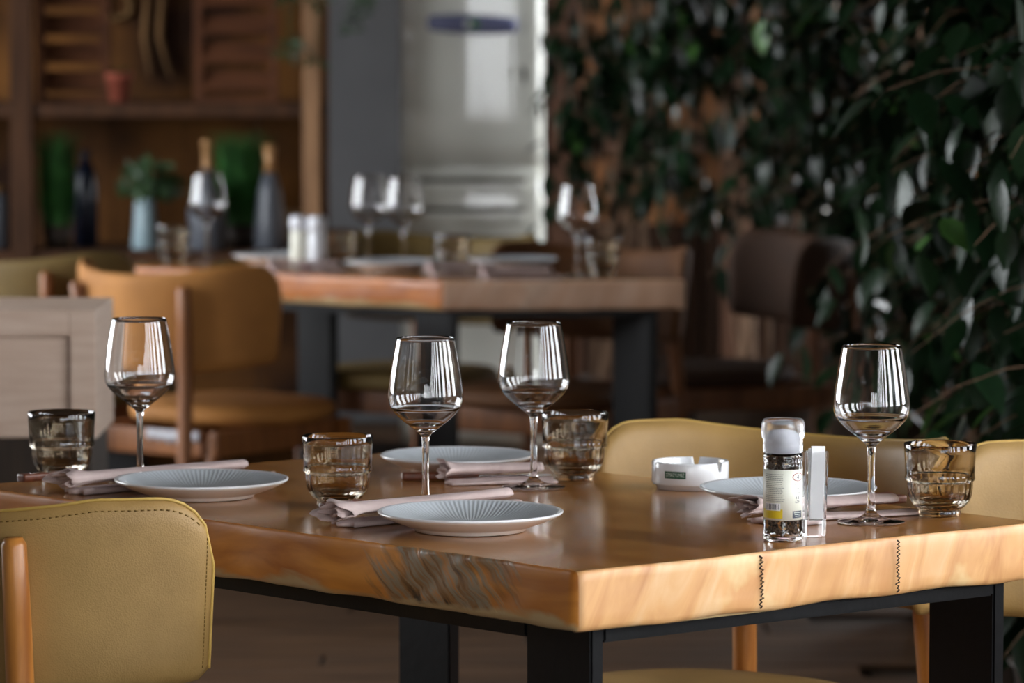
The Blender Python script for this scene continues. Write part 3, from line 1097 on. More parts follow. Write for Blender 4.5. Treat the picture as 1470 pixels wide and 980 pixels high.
def text_bm(txt, size):
    cu = bpy.data.curves.new('text', 'FONT')
    cu.body = txt
    cu.size = size
    cu.align_x = 'CENTER'
    cu.align_y = 'CENTER'
    cu.resolution_u = 3
    o = bpy.data.objects.new('text', cu)
    COL.objects.link(o)
    dg = bpy.context.evaluated_depsgraph_get()
    me = bpy.data.meshes.new_from_object(o.evaluated_get(dg))
    bm = bmesh.new()
    bm.from_mesh(me)
    bpy.data.objects.remove(o)
    bpy.data.curves.remove(cu)
    bpy.data.meshes.remove(me)
    return bm


def wrap(bm, r, a0, z0):
    """bend a flat xy mesh round a vertical cylinder of radius r, centred at angle a0 and height z0"""
    for v in bm.verts:
        a = a0 + v.co.x / r
        v.co = Vector((r * math.cos(a), r * math.sin(a), z0 + v.co.y))


def patch(bm, w_, h_, cx=0.0, cy=0.0, n=12):
    vs = []
    for i in range(n + 1):
        x = cx - w_ / 2 + w_ * i / n
        vs.append((bm.verts.new((x, cy - h_ / 2, 0)), bm.verts.new((x, cy + h_ / 2, 0))))
    for a, c in zip(vs, vs[1:]):
        bm.faces.new((a[0], c[0], c[1], a[1]))


# ashtray
prof = [(0, 0.004), (0.036, 0.004), (0.040, 0.0), (0.0450, 0.0), (0.0455, 0.0045), (0.0500, 0.0060), (0.0515, 0.0085), (0.0515, 0.0345), (0.0508, 0.0362), (0.0478, 0.0362), (0.0470, 0.0345), (0.0462, 0.0120), (0.043, 0.009), (0, 0.0085)]
t = thing('ashtray', 'round white ceramic ashtray with a small green label, beside the plate behind the mill', 'ashtray', (0.238, 5.736, TZ), 0)
bm = bmesh.new()
lathe(bm, prof, 120)
for v in bm.verts:
    a = math.degrees(math.atan2(v.co.y, v.co.x)) % 360
    for g in (78, 198, 318):
        dd = abs((a - g + 180) % 360 - 180)
        if dd < 5.1 and v.co.z > 0.030:
            v.co.z -= 0.012
obj('dish', bm, M['ceramic'], t)
bm = bmesh.new(); patch(bm, 0.031, 0.0098); wrap(bm, 0.0518, R(-116), 0.0212)
obj('label', bm, M['green_label'], t)
bm = text_bm('STMACYUMBZ', 0.0072)
xs_ = [v.co.x for v in bm.verts]
k = 0.027 / (max(xs_) - min(xs_))
for v in bm.verts: v.co.x *= k
wrap(bm, 0.0520, R(-116), 0.0212)
obj('lettering', bm, M['white_print'], t, smooth=False)

# pepper mill
t = thing('pepper_mill', 'clear pepper mill with cream paper label standing near the table edge', 'pepper mill', (0.326, 5.170, TZ), 0)
bm = bmesh.new()
prof = [(0, 0.0015), (0.018, 0.0015), (0.0215, 0.0), (0.0238, 0.0025), (0.0240, 0.008), (0.0234, 0.012), (0.0234, 0.086), (0.0240, 0.089), (0.0232, 0.092), (0.0232, 0.097), (0.0244, 0.1000), (0.0236, 0.1035), (0.0222, 0.1055),
        (0.0205, 0.1055), (0.0212, 0.098), (0.0216, 0.088), (0.0216, 0.010), (0.0195, 0.005), (0, 0.0045)]
lathe(bm, prof, 48)
obj('jar', bm, M['glass'], t)
rg = random.Random(4)
bm = bmesh.new()
for z0, z1, n in ((0.007, 0.026, 110), (0.086, 0.101, 95)):
    for k in range(n):
        a = rg.uniform(0, 2 * PI); rr = 0.0185 + rg.uniform(-.004, .0008); z = rg.uniform(z0, z1)
        r_ = bmesh.ops.create_icosphere(bm, subdivisions=1, radius=0.0024, matrix=Matrix.Translation((rr * math.cos(a), rr * math.sin(a), z)))
obj('peppercorns', bm, M['pepper'], t)['kind'] = 'stuff'
bm = bmesh.new()
lathe(bm, [(0, 0.026), (0.0175, 0.026), (0.0175, 0.086), (0, 0.086)], 24)
obj('pepper_fill', bm, M['pepper'], t)
bm = bmesh.new()
lathe(bm, [(0, 0.1057), (0.0225, 0.1057), (0.0240, 0.1065), (0.0240, 0.1120), (0.0245, 0.1135), (0.0240, 0.115), (0.0240, 0.1220), (0.0255, 0.1240), (0.0260, 0.1300), (0.0256, 0.1400), (0.0236, 0.1455), (0.0225, 0.1462), (0, 0.1462)], 48,
      mod=lambda r, z, a, i: r + (0.0004 * math.cos(24 * a) if z > 0.123 and r > .02 else 0))
obj('cap', bm, M['frosted'], t)
bm = bmesh.new()
lathe(bm, [(0, 0.1075), (0.015, 0.1075), (0.015, 0.126), (0.010, 0.132), (0, 0.134)], 24)
obj('grinder', bm, M['white_plastic'], t)
lr = 0.0237
bm = bmesh.new()
for i in range(48):
    pass
n = 64
vs = []
for i in range(n + 1):
    a = R(-90) + R(-172) + R(344) * i / n
    vs.append([bm.verts.new((q * math.cos(a), q * math.sin(a), z)) for q, z in ((lr, 0.0255), (lr, 0.0865), (lr - 0.0002, 0.0865), (lr - 0.0002, 0.0255))])
for a, c in zip(vs, vs[1:]):
    for k in range(4):
        bm.faces.new((a[k], c[k], c[(k + 1) % 4], a[(k + 1) % 4]))
lab = obj('label', bm, M['label'], t)


def onlabel(name, bm, mat, deg, z, extra=0.00015, parent=lab):
    wrap(bm, lr + extra, R(-90 + deg), z)
    return obj(name, bm, mat, parent, smooth=False)


bm = bmesh.new()
rg = random.Random(9)
for k in range(15):                       # the unreadable small print, as fine grey lines
    x = -0.0125
    while x < 0.0105:
        wd = rg.uniform(0.0012, 0.0035)
        patch(bm, wd, 0.0007, x + wd / 2, 0.0165 - k * 0.0023, 3)
        x += wd + 0.0006
onlabel('small_print', bm, M['ink'], -31, 0.0645)
bm = bmesh.new(); patch(bm, 0.0300, 0.0110); onlabel('yellow_band', bm, M['yellow_print'], -40, 0.0335)
bm = bmesh.new(); patch(bm, 0.0215, 0.0088); onlabel('barcode_field', bm, M['paper'], -36, 0.0418, 0.0002)
bm = bmesh.new()
x = -0.0088
while x < 0.0085:
    wd = rg.choice((0.0004, 0.0006, 0.0009)); patch(bm, wd, 0.0068, x, 0, 1); x += wd + rg.choice((0.0005, 0.0008))
onlabel('barcode', bm, M['ink_dark'], -36, 0.0420, 0.00026)
bm = bmesh.new()
for k in range(32):
    a0, a1 = 2 * PI * k / 32, 2 * PI * (k + 1) / 32
    q = [bm.verts.new((0.0095 * f * math.cos(a), 0.0050 * f * math.sin(a), 0)) for a, f in ((a0, 1), (a1, 1), (a1, 0.86), (a0, 0.86))]
    bm.faces.new(q)
onlabel('oval_emblem', bm, M['ink_red'], 48, 0.0775)
onlabel('numeral', text_bm('4', 0.0085), M['ink_dark'], 46, 0.0772)
bm = bmesh.new()
for k in range(3): patch(bm, 0.010 - 0.002 * (k % 2), 0.0007, 0, -k * 0.0052, 5)
onlabel('brand_lines', bm, M['ink'], 44, 0.0690)
onlabel('recycling_marks', text_bm('4 8\n679', 0.0050), M['ink_dark'], 44, 0.0500)
bm = bmesh.new(); patch(bm, 0.0165, 0.0085); dk = onlabel('dark_field', bm, M['ink_dark'], 46, 0.0325)
bm = bmesh.new()
for k in range(3): patch(bm, 0.013 - 0.002 * k, 0.0006, 0, 0.0022 - k * 0.0022, 6)
onlabel('dark_field_lines', bm, M['white_print'], 46, 0.0325, 0.0003)

# glass holder with white paper toothpick sachets
t = thing('toothpick_holder', 'small square clear glass holder beside the pepper mill', 'holder', (0.366, 5.206, TZ), R(14))
bm = bmesh.new()


def sq(h, z): return [bm.verts.new((x * h, y * h, z)) for x, y in ((-1, -1), (1, -1), (1, 1), (-1, 1))]


o0, o1, i1, i0 = sq(0.0115, 0.0), sq(0.0142, 0.104), sq(0.0122, 0.104), sq(0.0098, 0.020)
for a, c in ((o0, o1), (o1, i1), (i1, i0)):
    for k in range(4): bm.faces.new((a[k], a[(k + 1) % 4], c[(k + 1) % 4], c[k]))
bm.faces.new(o0[::-1]); bm.faces.new(i0)
bmesh.ops.recalc_face_normals(bm, faces=bm.faces)
bmesh.ops.bevel(bm, geom=[e for e in bm.edges], offset=0.0008, segments=2, affect='EDGES')
obj('glass_body', bm, M['glass'], t, smooth=False)
for k in range(3):
    bm = bmesh.new()
    box(bm, -0.0088, 0.0088, -0.0016, 0.0016, 0.0, 0.089 - 0.003 * k, 0.0005, seg=1)
    o = obj('toothpick_sachet', bm, M['paper'], None, smooth=False)
    o.location = (0.366 - 0.0011 * (k - 1) + 0.0005, 5.206 + 0.0044 * (k - 1), TZ + 0.0208)
    o.rotation_euler = (0, R(2.0 - 1.2 * k), R(14))
    tag(o, ('front', 'middle', 'rear')[k] + ' one of three white paper sachets standing in the square glass holder', 'sachet', 'toothpick sachets in the glass holder')

# salt and pepper mills on the back table
for lab_, p, mt in (('blurred pale mill with white cap, left of the pair on the back table', (-0.523, 10.62), 'label'),
                    ('blurred clear mill with white cap, right of the pair on the back table', (-0.478, 10.60), 'white_plastic')):
    t = thing('salt_mill', lab_, 'mill', (p[0], p[1], TZ), 0, 'mills on the back table')
    bm = bmesh.new(); lathe(bm, [(0, 0), (0.021, 0), (0.0225, 0.003), (0.0215, 0.085), (0.019, 0.092), (0, 0.092)], 32)
    obj('jar', bm, M[mt], t)
    bm = bmesh.new(); lathe(bm, [(0, 0.0923), (0.021, 0.0923), (0.0235, 0.10), (0.0235, 0.118), (0.021, 0.127), (0, 0.127)], 32)
    obj('cap', bm, M['white_plastic'], t)
bm = bmesh.new(); lathe(bm, [(0, 0), (0.016, 0), (0.017, 0.004), (0.013, 0.016), (0, 0.018)], 24)
o = obj('small_dish', bm, M['red_plastic'])
o.location = (-0.500, 10.535, TZ)
tag(o, 'small dark red object at the foot of the mills on the back table', 'dish')

# ------------------------------------------------------------------ pale panelled cabinet at the left
t = thing('cabinet', 'low cabinet with pale framed panel above a dark base, behind the front table', 'cabinet', (-1.06, 7.6, 0), 0)
CW, CD = 0.325, 0.34
bm = bmesh.new(); box(bm, -CW + .012, CW - .012, 0.02, CD, 0.0, 0.628, 0.003); obj('base', bm, M['dark_wood'], t, smooth=False)
bm = bmesh.new(); box(bm, -CW, CW, 0.02, CD, 0.628, 0.857, 0.003); obj('body', bm, M['pale_wood'], t, smooth=False)
for x0, x1, z0, z1 in ((-CW, -CW + .045, .63, .857), (CW - .045, CW, .63, .857)):
    bm = bmesh.new(); box(bm, x0, x1, 0, 0.0195, z0, z1, 0.002); obj('stile', bm, M['pale_wood'], t, smooth=False)
for z0, z1 in ((.812, .857), ):
    bm = bmesh.new(); box(bm, -CW + .0455, CW - .0455, 0, 0.0195, z0, z1, 0.002); obj('rail', bm, M['pale_wood'], t, smooth=False)
bm = bmesh.new(); box(bm, -CW + .050, CW - .050, 0.010, 0.0195, .632, .807, 0.001); obj('panel', bm, M['pale_wood'], t, smooth=False)

# ------------------------------------------------------------------ retro refrigerator
t = thing('refrigerator', 'tall glossy cream retro refrigerator with blue-grey handle and louvres below', 'refrigerator', (-0.122, 13.28, 0), 0)
FW = 0.222
bm = bmesh.new(); box(bm, -FW, FW, 0.03, 0.50, 0.03, 1.80, 0.045, seg=6); obj('body', bm, M['enamel'], t)


def door(z0, z1, name):
    """slightly crowned door with rolled vertical edges"""
    bm = bmesh.new()
    n, m_ = 40, 12
    G = {}
    for i in range(n + 1):
        s = -1 + 2 * i / n
        for j in range(m_ + 1):
            u = j / m_
            y = -0.030 + 0.012 * s * s + 0.026 * max(0, (abs(s) - 0.86) / 0.14) ** 2
            edge = max(0, 1 - min(u, 1 - u) * (z1 - z0) / 0.02)
            y += 0.012 * edge ** 2
            G[i, j] = bm.verts.new((s * (FW - 0.002), y, z0 + (z1 - z0) * u))
    for i in range(n):
        for j in range(m_):
            bm.faces.new((G[i, j], G[i + 1, j], G[i + 1, j + 1], G[i, j + 1]))
    r_ = bmesh.ops.extrude_face_region(bm, geom=bm.faces[:])
    vs = [v for v in r_['geom'] if isinstance(v, bmesh.types.BMVert)]
    for v in vs: v.co.y = 0.0285
    bmesh.ops.recalc_face_normals(bm, faces=bm.faces)
    o = obj(name, bm, M['enamel'], t)
    return o


d1 = door(0.905, 1.78, 'upper_door')
d2 = door(0.06, 0.895, 'lower_door')
for z in (0.835, 0.745, 0.655, 0.565):
    bm = bmesh.new()
    box(bm, -0.165, 0.165, -0.045, -0.017, z - 0.016, z + 0.016, 0.008, seg=3)
    o = obj('louvre', bm, M['enamel'], d2)
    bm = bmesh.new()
    box(bm, -0.165, 0.165, -0.0335, -0.017, z + 0.018, z + 0.034, 0.002, seg=1)  # dark strip painting the shadow line over each louvre
    o = obj('shade_strip', bm, M['shade_strip'], d2)
bm = bmesh.new()
n = 24
rs = []
for i in range(n + 1):
    s = -1 + 2 * i / n
    h = 0.030 * (1 - 0.25 * s * s) * (1 if abs(s) < .97 else .7)
    y = -0.062 + 0.022 * s * s
    zc = 1.338 - 0.004 * s
    rs.append([bm.verts.new((0.137 * s, y + dy, zc + dz * h)) for dy, dz in ((0, -1), (-0.006, -.5), (-0.008, 0), (-0.006, .5), (0, 1), (0.014, 0.9), (0.014, -0.9))])
for a, c in zip(rs, rs[1:]):
    for k in range(7): bm.faces.new((a[k], c[k], c[(k + 1) % 7], a[(k + 1) % 7]))
bm.faces.new(rs[0]); bm.faces.new(rs[-1][::-1])
bmesh.ops.recalc_face_normals(bm, faces=bm.faces)
hd = obj('handle', bm, M['chrome_blue'], d1)
bm = bmesh.new(); box(bm, -0.022, 0.022, -0.0705, -0.066, 1.322, 1.354, 0.002); obj('green_badge', bm, M['badge_green'], hd)
bm = bmesh.new(); tube(bm, [(-0.014, -0.073, 1.338), (-0.014, -0.0705, 1.338)], 0.012, 16); obj('highlight_dot', bm, M['white_plastic'], hd)  # white disc painting a bright highlight on the handle
for sx in (-1, 1):
    for y in (0.08, 0.44):
        bm = bmesh.new(); tube(bm, [(sx * 0.17, y, 0), (sx * 0.17, y, 0.032)], 0.02, 12); obj('foot', bm, M['steel'], t)

# ------------------------------------------------------------------ open shelf unit at the left
SY = 12.6
t = thing('shelf_unit', 'rustic open wooden shelf unit along the left, stocked with plants and bottles', 'shelf', (0, SY, 0), 0)
for x0, x1, mt in ((-1.460, -1.397, 'shelf_wood'), (-0.608, -0.560, 'post_wood')):
    bm = bmesh.new(); box(bm, x0, x1, -0.02, 0.05, 0, 2.3, 0.004); obj('post', bm, M[mt], t, smooth=False)
bm = bmesh.new(); box(bm, -2.5, -2.44, -0.02, 0.05, 0, 2.3, 0.004); obj('post', bm, M['shelf_wood'], t, smooth=False)
for x0, x1 in ((-1.396, -0.609), (-2.44, -1.461)):
    bm = bmesh.new(); box(bm, x0, x1, -0.01, 0.42, 1.070, 1.110, 0.004); obj('shelf_board', bm, M['shelf_wood'], t, smooth=False)
    bm = bmesh.new(); box(bm, x0, x1, -0.01, 0.42, 0.640, 0.680, 0.004); obj('shelf_board', bm, M['shelf_wood'], t, smooth=False)
    bm = bmesh.new(); box(bm, x0, x1, -0.01, 0.42, 1.90, 1.94, 0.004); obj('shelf_board', bm, M['shelf_wood'], t, smooth=False)
    bm = bmesh.new(); box(bm, x0, x1, -0.01, 0.42, 0.16, 0.20, 0.004); obj('shelf_board', bm, M['dark_wood'], t, smooth=False)
nb = 9
for k in range(nb):
    x0 = -2.5 + k * 0.2165
    bm = bmesh.new(); box(bm, x0, x0 + 0.2145, 0.43 - 0.002 * (k % 2), 0.46, 0.0, 2.3, 0.003)
    obj('back_board', bm, M['shelf_back'], t, smooth=False)

SZ, CZ = 1.1105, 0.6805


def put(o, x, y, z): o.location = (x, SY + y, z); return o


def shutter(label, x, y, z, wd, ht, rot=0, tilt=0):
    s = thing('shutter', label, 'shutter', (x, SY + y, z), rot, 'louvred shutters on the shelf')
    h2 = wd / 2
    for x0, x1 in ((-h2, -h2 + 0.026), (h2 - 0.026, h2)):
        bm = bmesh.new(); box(bm, x0, x1, -0.015, 0.015, 0, ht, 0.003); obj('stile', bm, M['shutter_wood'], s, smooth=False)
    for z0, z1 in ((0.0, 0.018), (ht - 0.03, ht)):
        bm = bmesh.new(); box(bm, -h2 + 0.0265, h2 - 0.0265, -0.013, 0.013, z0, z1, 0.003); obj('rail', bm, M['shutter_wood'], s, smooth=False)
    n_ = int((ht - 0.05) / 0.083)
    for k in range(n_):
        bm = bmesh.new()
        box(bm, -h2 + 0.0265, h2 - 0.0265, -0.006, 0.006, -0.031, 0.031, 0.002,
            rot=Matrix.Translation((0, 0, 0.062 + k * 0.083)) @ Matrix.Rotation(R(-24), 4, 'X'))
        obj('slat', bm, M['shutter_wood'], s, smooth=False)
    return s


shutter('brown louvred shutter standing at the left end of the upper shelf', -1.288, 0.10, SZ, 0.215, 0.60)
shutter('brown louvred shutter standing right of the dark gap on the upper shelf', -0.808, 0.08, SZ, 0.245, 0.60)
# terracotta pot with a small plant
t = thing('flowerpot', 'small terracotta pot on the upper shelf between the shutters', 'flowerpot', (-1.155, SY + 0.1, SZ), 0)
bm = bmesh.new(); lathe(bm, [(0, 0), (0.028, 0), (0.036, 0.065), (0.040, 0.066), (0.041, 0.088), (0.036, 0.088), (0.033, 0.07), (0, 0.068)], 32); obj('pot', bm, M['terracotta'], t)


def blades(bm, n, r, h, lean, seed, wd=0.004, droop=0.3, x0=0.0):
    rg = random.Random(seed)
    for k in range(n):
        a = rg.uniform(0, 2 * PI); q = r * math.sqrt(rg.random())
        bx_, by_ = q * math.cos(a), q * math.sin(a)
        hh = h * rg.uniform(0.35, 1.0); ln = lean * rg.uniform(0.3, 1.0); a2 = a + rg.uniform(-.8, .8)
        pts = []
        for i in range(5):
            u = i / 4
            pts.append(Vector((bx_ + ln * u * u * math.cos(a2), by_ + ln * u * u * math.sin(a2), hh * (u - droop * u * u * u))))
        sd = Vector((-math.sin(a2), math.cos(a2), 0))
        prev = None
        for i, p in enumerate(pts):
            ww = wd * (1 - (i / 4) ** 2) + 0.0004
            cur = (bm.verts.new(p - sd * ww), bm.verts.new(p + sd * ww))
            if prev: bm.faces.new((prev[0], prev[1], cur[1], cur[0]))
            prev = cur


bm = bmesh.new(); blades(bm, 40, 0.02, 0.05, 0.03, 3, 0.004); o = obj('seedling', bm, M['herb'], t); o.location = (0, 0, 0.068); o['kind'] = 'stuff'

# coil of rope and dried twigs hung on the back of the upper shelf
bm = bmesh.new()
pts = [((0.040 + 0.006 * math.sin(k * 1.7)) * math.cos(k * 0.35), 0.004 * math.sin(k * 0.9) , (0.040 + 0.006 * math.sin(k * 1.7)) * math.sin(k * 0.35)) for k in range(56)]
tube(bm, pts, 0.006, 8)
put(tag(obj('rope_coil', bm, M['rope']), 'coil of rope hanging high above the terracotta pot', 'rope'), -1.185, 0.415, 1.395)
for k, (x, lab_) in enumerate(((-1.100, 'dry twig hanging behind the terracotta pot, left of its pair'), (-1.055, 'dry twig hanging right of the terracotta pot, curved at the tip'))):
    bm = bmesh.new()
    tube(bm, [(0, 0, 0), (0.008, 0, -0.15), (-0.004, 0, -0.30), (0.014 * (k + 1), 0, -0.42)], [0.007, 0.009, 0.010, 0.006], 8)
    put(tag(obj('twig', bm, M['twig']), lab_, 'twig', 'dry twigs on the shelf back'), x, 0.41, 1.60)


# soft grass plants on the lower shelf
def grass_plant(label, x, y, h, r, n, seed, potr=0.05):
    g = thing('potted_grass', label, 'plant', (x, SY + y, CZ), 0)
    bm = bmesh.new(); lathe(bm, [(0, 0), (potr * .8, 0), (potr, 0.07), (potr * .88, 0.07), (potr * .8, 0.055), (0, 0.055)], 24); obj('pot', bm, M['dark_wood'], g)
    bm = bmesh.new(); blades(bm, n, potr * 0.8, h, r, seed, 0.0035, 0.25)
    o = obj('blades', bm, M['grass'], g); o.location = (0, 0, 0.055); o['kind'] = 'stuff'
    # feathery side growth so the clump is dense from the foot up
    bm = bmesh.new(); blades(bm, n, potr * 0.9, h * 0.55, r * 0.9, seed + 1, 0.0035, 0.3)
    o = obj('blades', bm, M['grass'], g); o.location = (0, 0, 0.055); o['kind'] = 'stuff'


grass_plant('tall clump of bright green grass beside the left shelf post', -1.337, 0.10, 0.40, 0.055, 520, 11, 0.045)
grass_plant('leaning clump of bright green grass behind the wine glass, beside the grey bottle', -0.80, 0.16, 0.40, 0.09, 560, 14, 0.06)
# herb in a pale blue vase
t = thing('vase', 'pale blue vase with a leafy dark green herb on the lower shelf', 'vase', (-1.078, SY + 0.08, CZ), 0)
bm = bmesh.new(); lathe(bm, [(0, 0), (0.037, 0), (0.040, 0.01), (0.034, 0.08), (0.030, 0.135), (0.031, 0.148), (0.028, 0.148), (0.027, 0.13), (0, 0.125)], 32); obj('vase_body', bm, M['vase_blue'], t)
bm = bmesh.new()
rg = random.Random(5)
for k in range(210):
    a = rg.uniform(0, 2 * PI); el = rg.uniform(0.1, 1.4); rr = rg.uniform(0.03, 0.125)
    c_ = Vector((rr * math.cos(a) * math.cos(el) + 0.02, rr * math.sin(a) * math.cos(el), 0.145 + rr * math.sin(el) * 1.0))
    d_ = Vector((rg.uniform(-1, 1), rg.uniform(-1, 1), rg.uniform(-.5, 1))).normalized(); s_ = d_.cross(Vector((0.3, 1, 0.2))).normalized()
    L_ = rg.uniform(0.014, 0.026)
    q = [bm.verts.new(c_ + v) for v in (-d_ * L_, s_ * L_ * .45, d_ * L_, -s_ * L_ * .45)]
    bm.faces.new(q)
o = obj('herb_leaves', bm, M['herb'], t, smooth=False); o['kind'] = 'stuff'
bm = bmesh.new()
for k in range(14):
    a = k * 0.45
    tube(bm, [(0.01 * math.cos(a), 0.01 * math.sin(a), 0.126), (0.05 * math.cos(a) + .01, 0.05 * math.sin(a), 0.21)], 0.0015, 5)
obj('stems', bm, M['herb'], t)


def bottle(label, x, y, prof, mt, neck, nm, name='bottle'):
    t = thing(name, label, 'bottle', (x, SY + y, CZ), 0)
    bm = bmesh.new(); lathe(bm, prof, 36); obj('bottle_body', bm, M[mt], t)
    bm = bmesh.new(); lathe(bm, neck, 24); obj('neck', bm, M[nm], t)
    return t


bottle('grey glass bottle with brass neck, behind the wine glass at the left', -0.89, 0.02,
       [(0, 0), (0.050, 0), (0.056, 0.01), (0.057, 0.12), (0.050, 0.17), (0.026, 0.215), (0.018, 0.235), (0, 0.236)], 'bottle_grey',
       [(0, 0.2365), (0.016, 0.2365), (0.014, 0.25), (0.014, 0.305), (0.019, 0.31), (0.018, 0.322), (0, 0.324)], 'gold')
bottle('grey bottle with tan neck in the right corner of the lower shelf', -0.71, 0.06,
       [(0, 0), (0.040, 0), (0.046, 0.01), (0.044, 0.08), (0.034, 0.17), (0.019, 0.225), (0, 0.226)], 'bottle_grey',
       [(0, 0.2265), (0.018, 0.2265), (0.015, 0.26), (0.019, 0.305), (0, 0.31)], 'gold')
bottle('dark blue bottle half behind the grass at the left shelf post', -1.268, 0.24,
       [(0, 0), (0.034, 0), (0.038, 0.01), (0.037, 0.17), (0.030, 0.22), (0.016, 0.25), (0, 0.251)], 'navy',
       [(0, 0.2515), (0.014, 0.2515), (0.013, 0.285), (0, 0.286)], 'navy')
bottle('grey jar at the left edge of the picture, on the lower shelf', -1.520, 0.08,
       [(0, 0), (0.040, 0), (0.046, 0.01), (0.046, 0.13), (0.036, 0.165), (0, 0.166)], 'bottle_grey',
       [(0, 0.1665), (0.034, 0.1665), (0.034, 0.185), (0, 0.187)], 'rope', 'jar')
# stacked sticks in the right corner of the lower shelf
for k in range(6):
    bm = bmesh.new()
    z = CZ + 0.30 + 0.0 * k
    zz = [0.018, 0.018, 0.018, 0.052, 0.052, 0.086][k]; yy = [0.16, 0.20, 0.24, 0.18, 0.22, 0.20][k] + 0.12
    tube(bm, [(-0.10, 0, 0), (0.0, 0.004, 0.002), (0.10, 0, 0)], [0.0165, 0.0178, 0.0165], 10)
    o = put(tag(obj('firewood_log', bm, M['twig']), 'thin dry log stacked behind the bottles in the right shelf corner', 'log', 'logs in the right shelf corner'), -0.725, yy, CZ + zz)

# trailing thin-leaved plant hanging beside the light post
t = thing('hanging_plant', 'thin-leaved green plant trailing down beside the light brown shelf post', 'plant', (-0.53, SY - 0.13, 1.75), 0)
bm = bmesh.new(); lathe(bm, [(0, 0), (0.05, 0), (0.07, 0.11), (0.062, 0.11), (0.05, 0.09), (0, 0.09)], 24); obj('pot', bm, M['terracotta'], t)
bm = bmesh.new()
for a in (0.5, 2.6, 4.7): tube(bm, [(0.066 * math.cos(a), 0.066 * math.sin(a), 0.11), (0, 0, 0.6), (0, 0, 1.445)], 0.002, 5)
obj('cord', bm, M['rope'], t)
bm = bmesh.new()
bl = bmesh.new()
rg = random.Random(21)
for k in range(11):
    a = rg.uniform(0, 2 * PI); ln = rg.uniform(0.35, 0.62)
    p = Vector((0.055 * math.cos(a), 0.055 * math.sin(a), 0.10)); pts = [p.copy()]
    out_ = Vector((math.cos(a), math.sin(a), 0)) * rg.uniform(0.04, 0.10)
    for i in range(1, 9):
        u = i / 8
        pts.append(p + out_ * math.sin(u * 1.5) + Vector((0, 0, 0.06 * math.sin(u * 3) - ln * u * u)))
    tube(bm, pts, 0.0016, 5)
    for i in range(1, 9):
        for q in range(10):
            d_ = Vector((rg.uniform(-1, 1), rg.uniform(-1, 1), rg.uniform(-.9, .4))).normalized()
            s_ = d_.cross(Vector((0, 1, .1))).normalized() * 0.0038
            L_ = rg.uniform(0.035, 0.075)
            c_ = pts[i]
            vs = [bl.verts.new(v) for v in (c_, c_ + d_ * L_ * .5 + s_, c_ + d_ * L_, c_ + d_ * L_ * .5 - s_)]
            bl.faces.new(vs)
obj('stems', bm, M['herb'], t)
obj('leaves', bl, M['herb'], t, smooth=False)['kind'] = 'stuff'


# ------------------------------------------------------------------ ficus hedge
def leaf_mesh(name, mat, fold=0.25, curl=0.22):
    bm = bmesh.new()
    ys = [0.0, 0.18, 0.42, 0.66, 0.86, 1.0]
    ws = [0.02, 0.17, 0.25, 0.20, 0.09, 0.0]
    mid, lf, rt = [], [], []
    for y_, w_ in zip(ys, ws):
        z = -curl * y_ * y_ * 0.5
        mid.append(bm.verts.new((0, y_, z)))
        if w_ > 0:
            lf.append(bm.verts.new((-w_, y_, z + w_ * fold)))
            rt.append(bm.verts.new((w_, y_, z + w_ * fold)))
    for i in range(4):
        bm.faces.new((mid[i], mid[i + 1], lf[i + 1], lf[i]))
        bm.faces.new((mid[i], rt[i], rt[i + 1], mid[i + 1]))
    bm.faces.new((mid[4], mid[5], lf[4])); bm.faces.new((mid[4], rt[4], mid[5]))
    me = bpy.data.meshes.new(name)
    bm.to_mesh(me); bm.free()
    me.materials.append(mat)
    me.polygons.foreach_set('use_smooth', [True] * len(me.polygons))
    return me


LEAVES = [leaf_mesh('leaf', M['leaf'], 0.25, 0.25), leaf_mesh('leaf', M['leaf'], 0.12, 0.5), leaf_mesh('leaf', M['leaf'], 0.4, 0.1)]
YOUNG = leaf_mesh('leaf', M['leaf_young'], 0.3, 0.35)


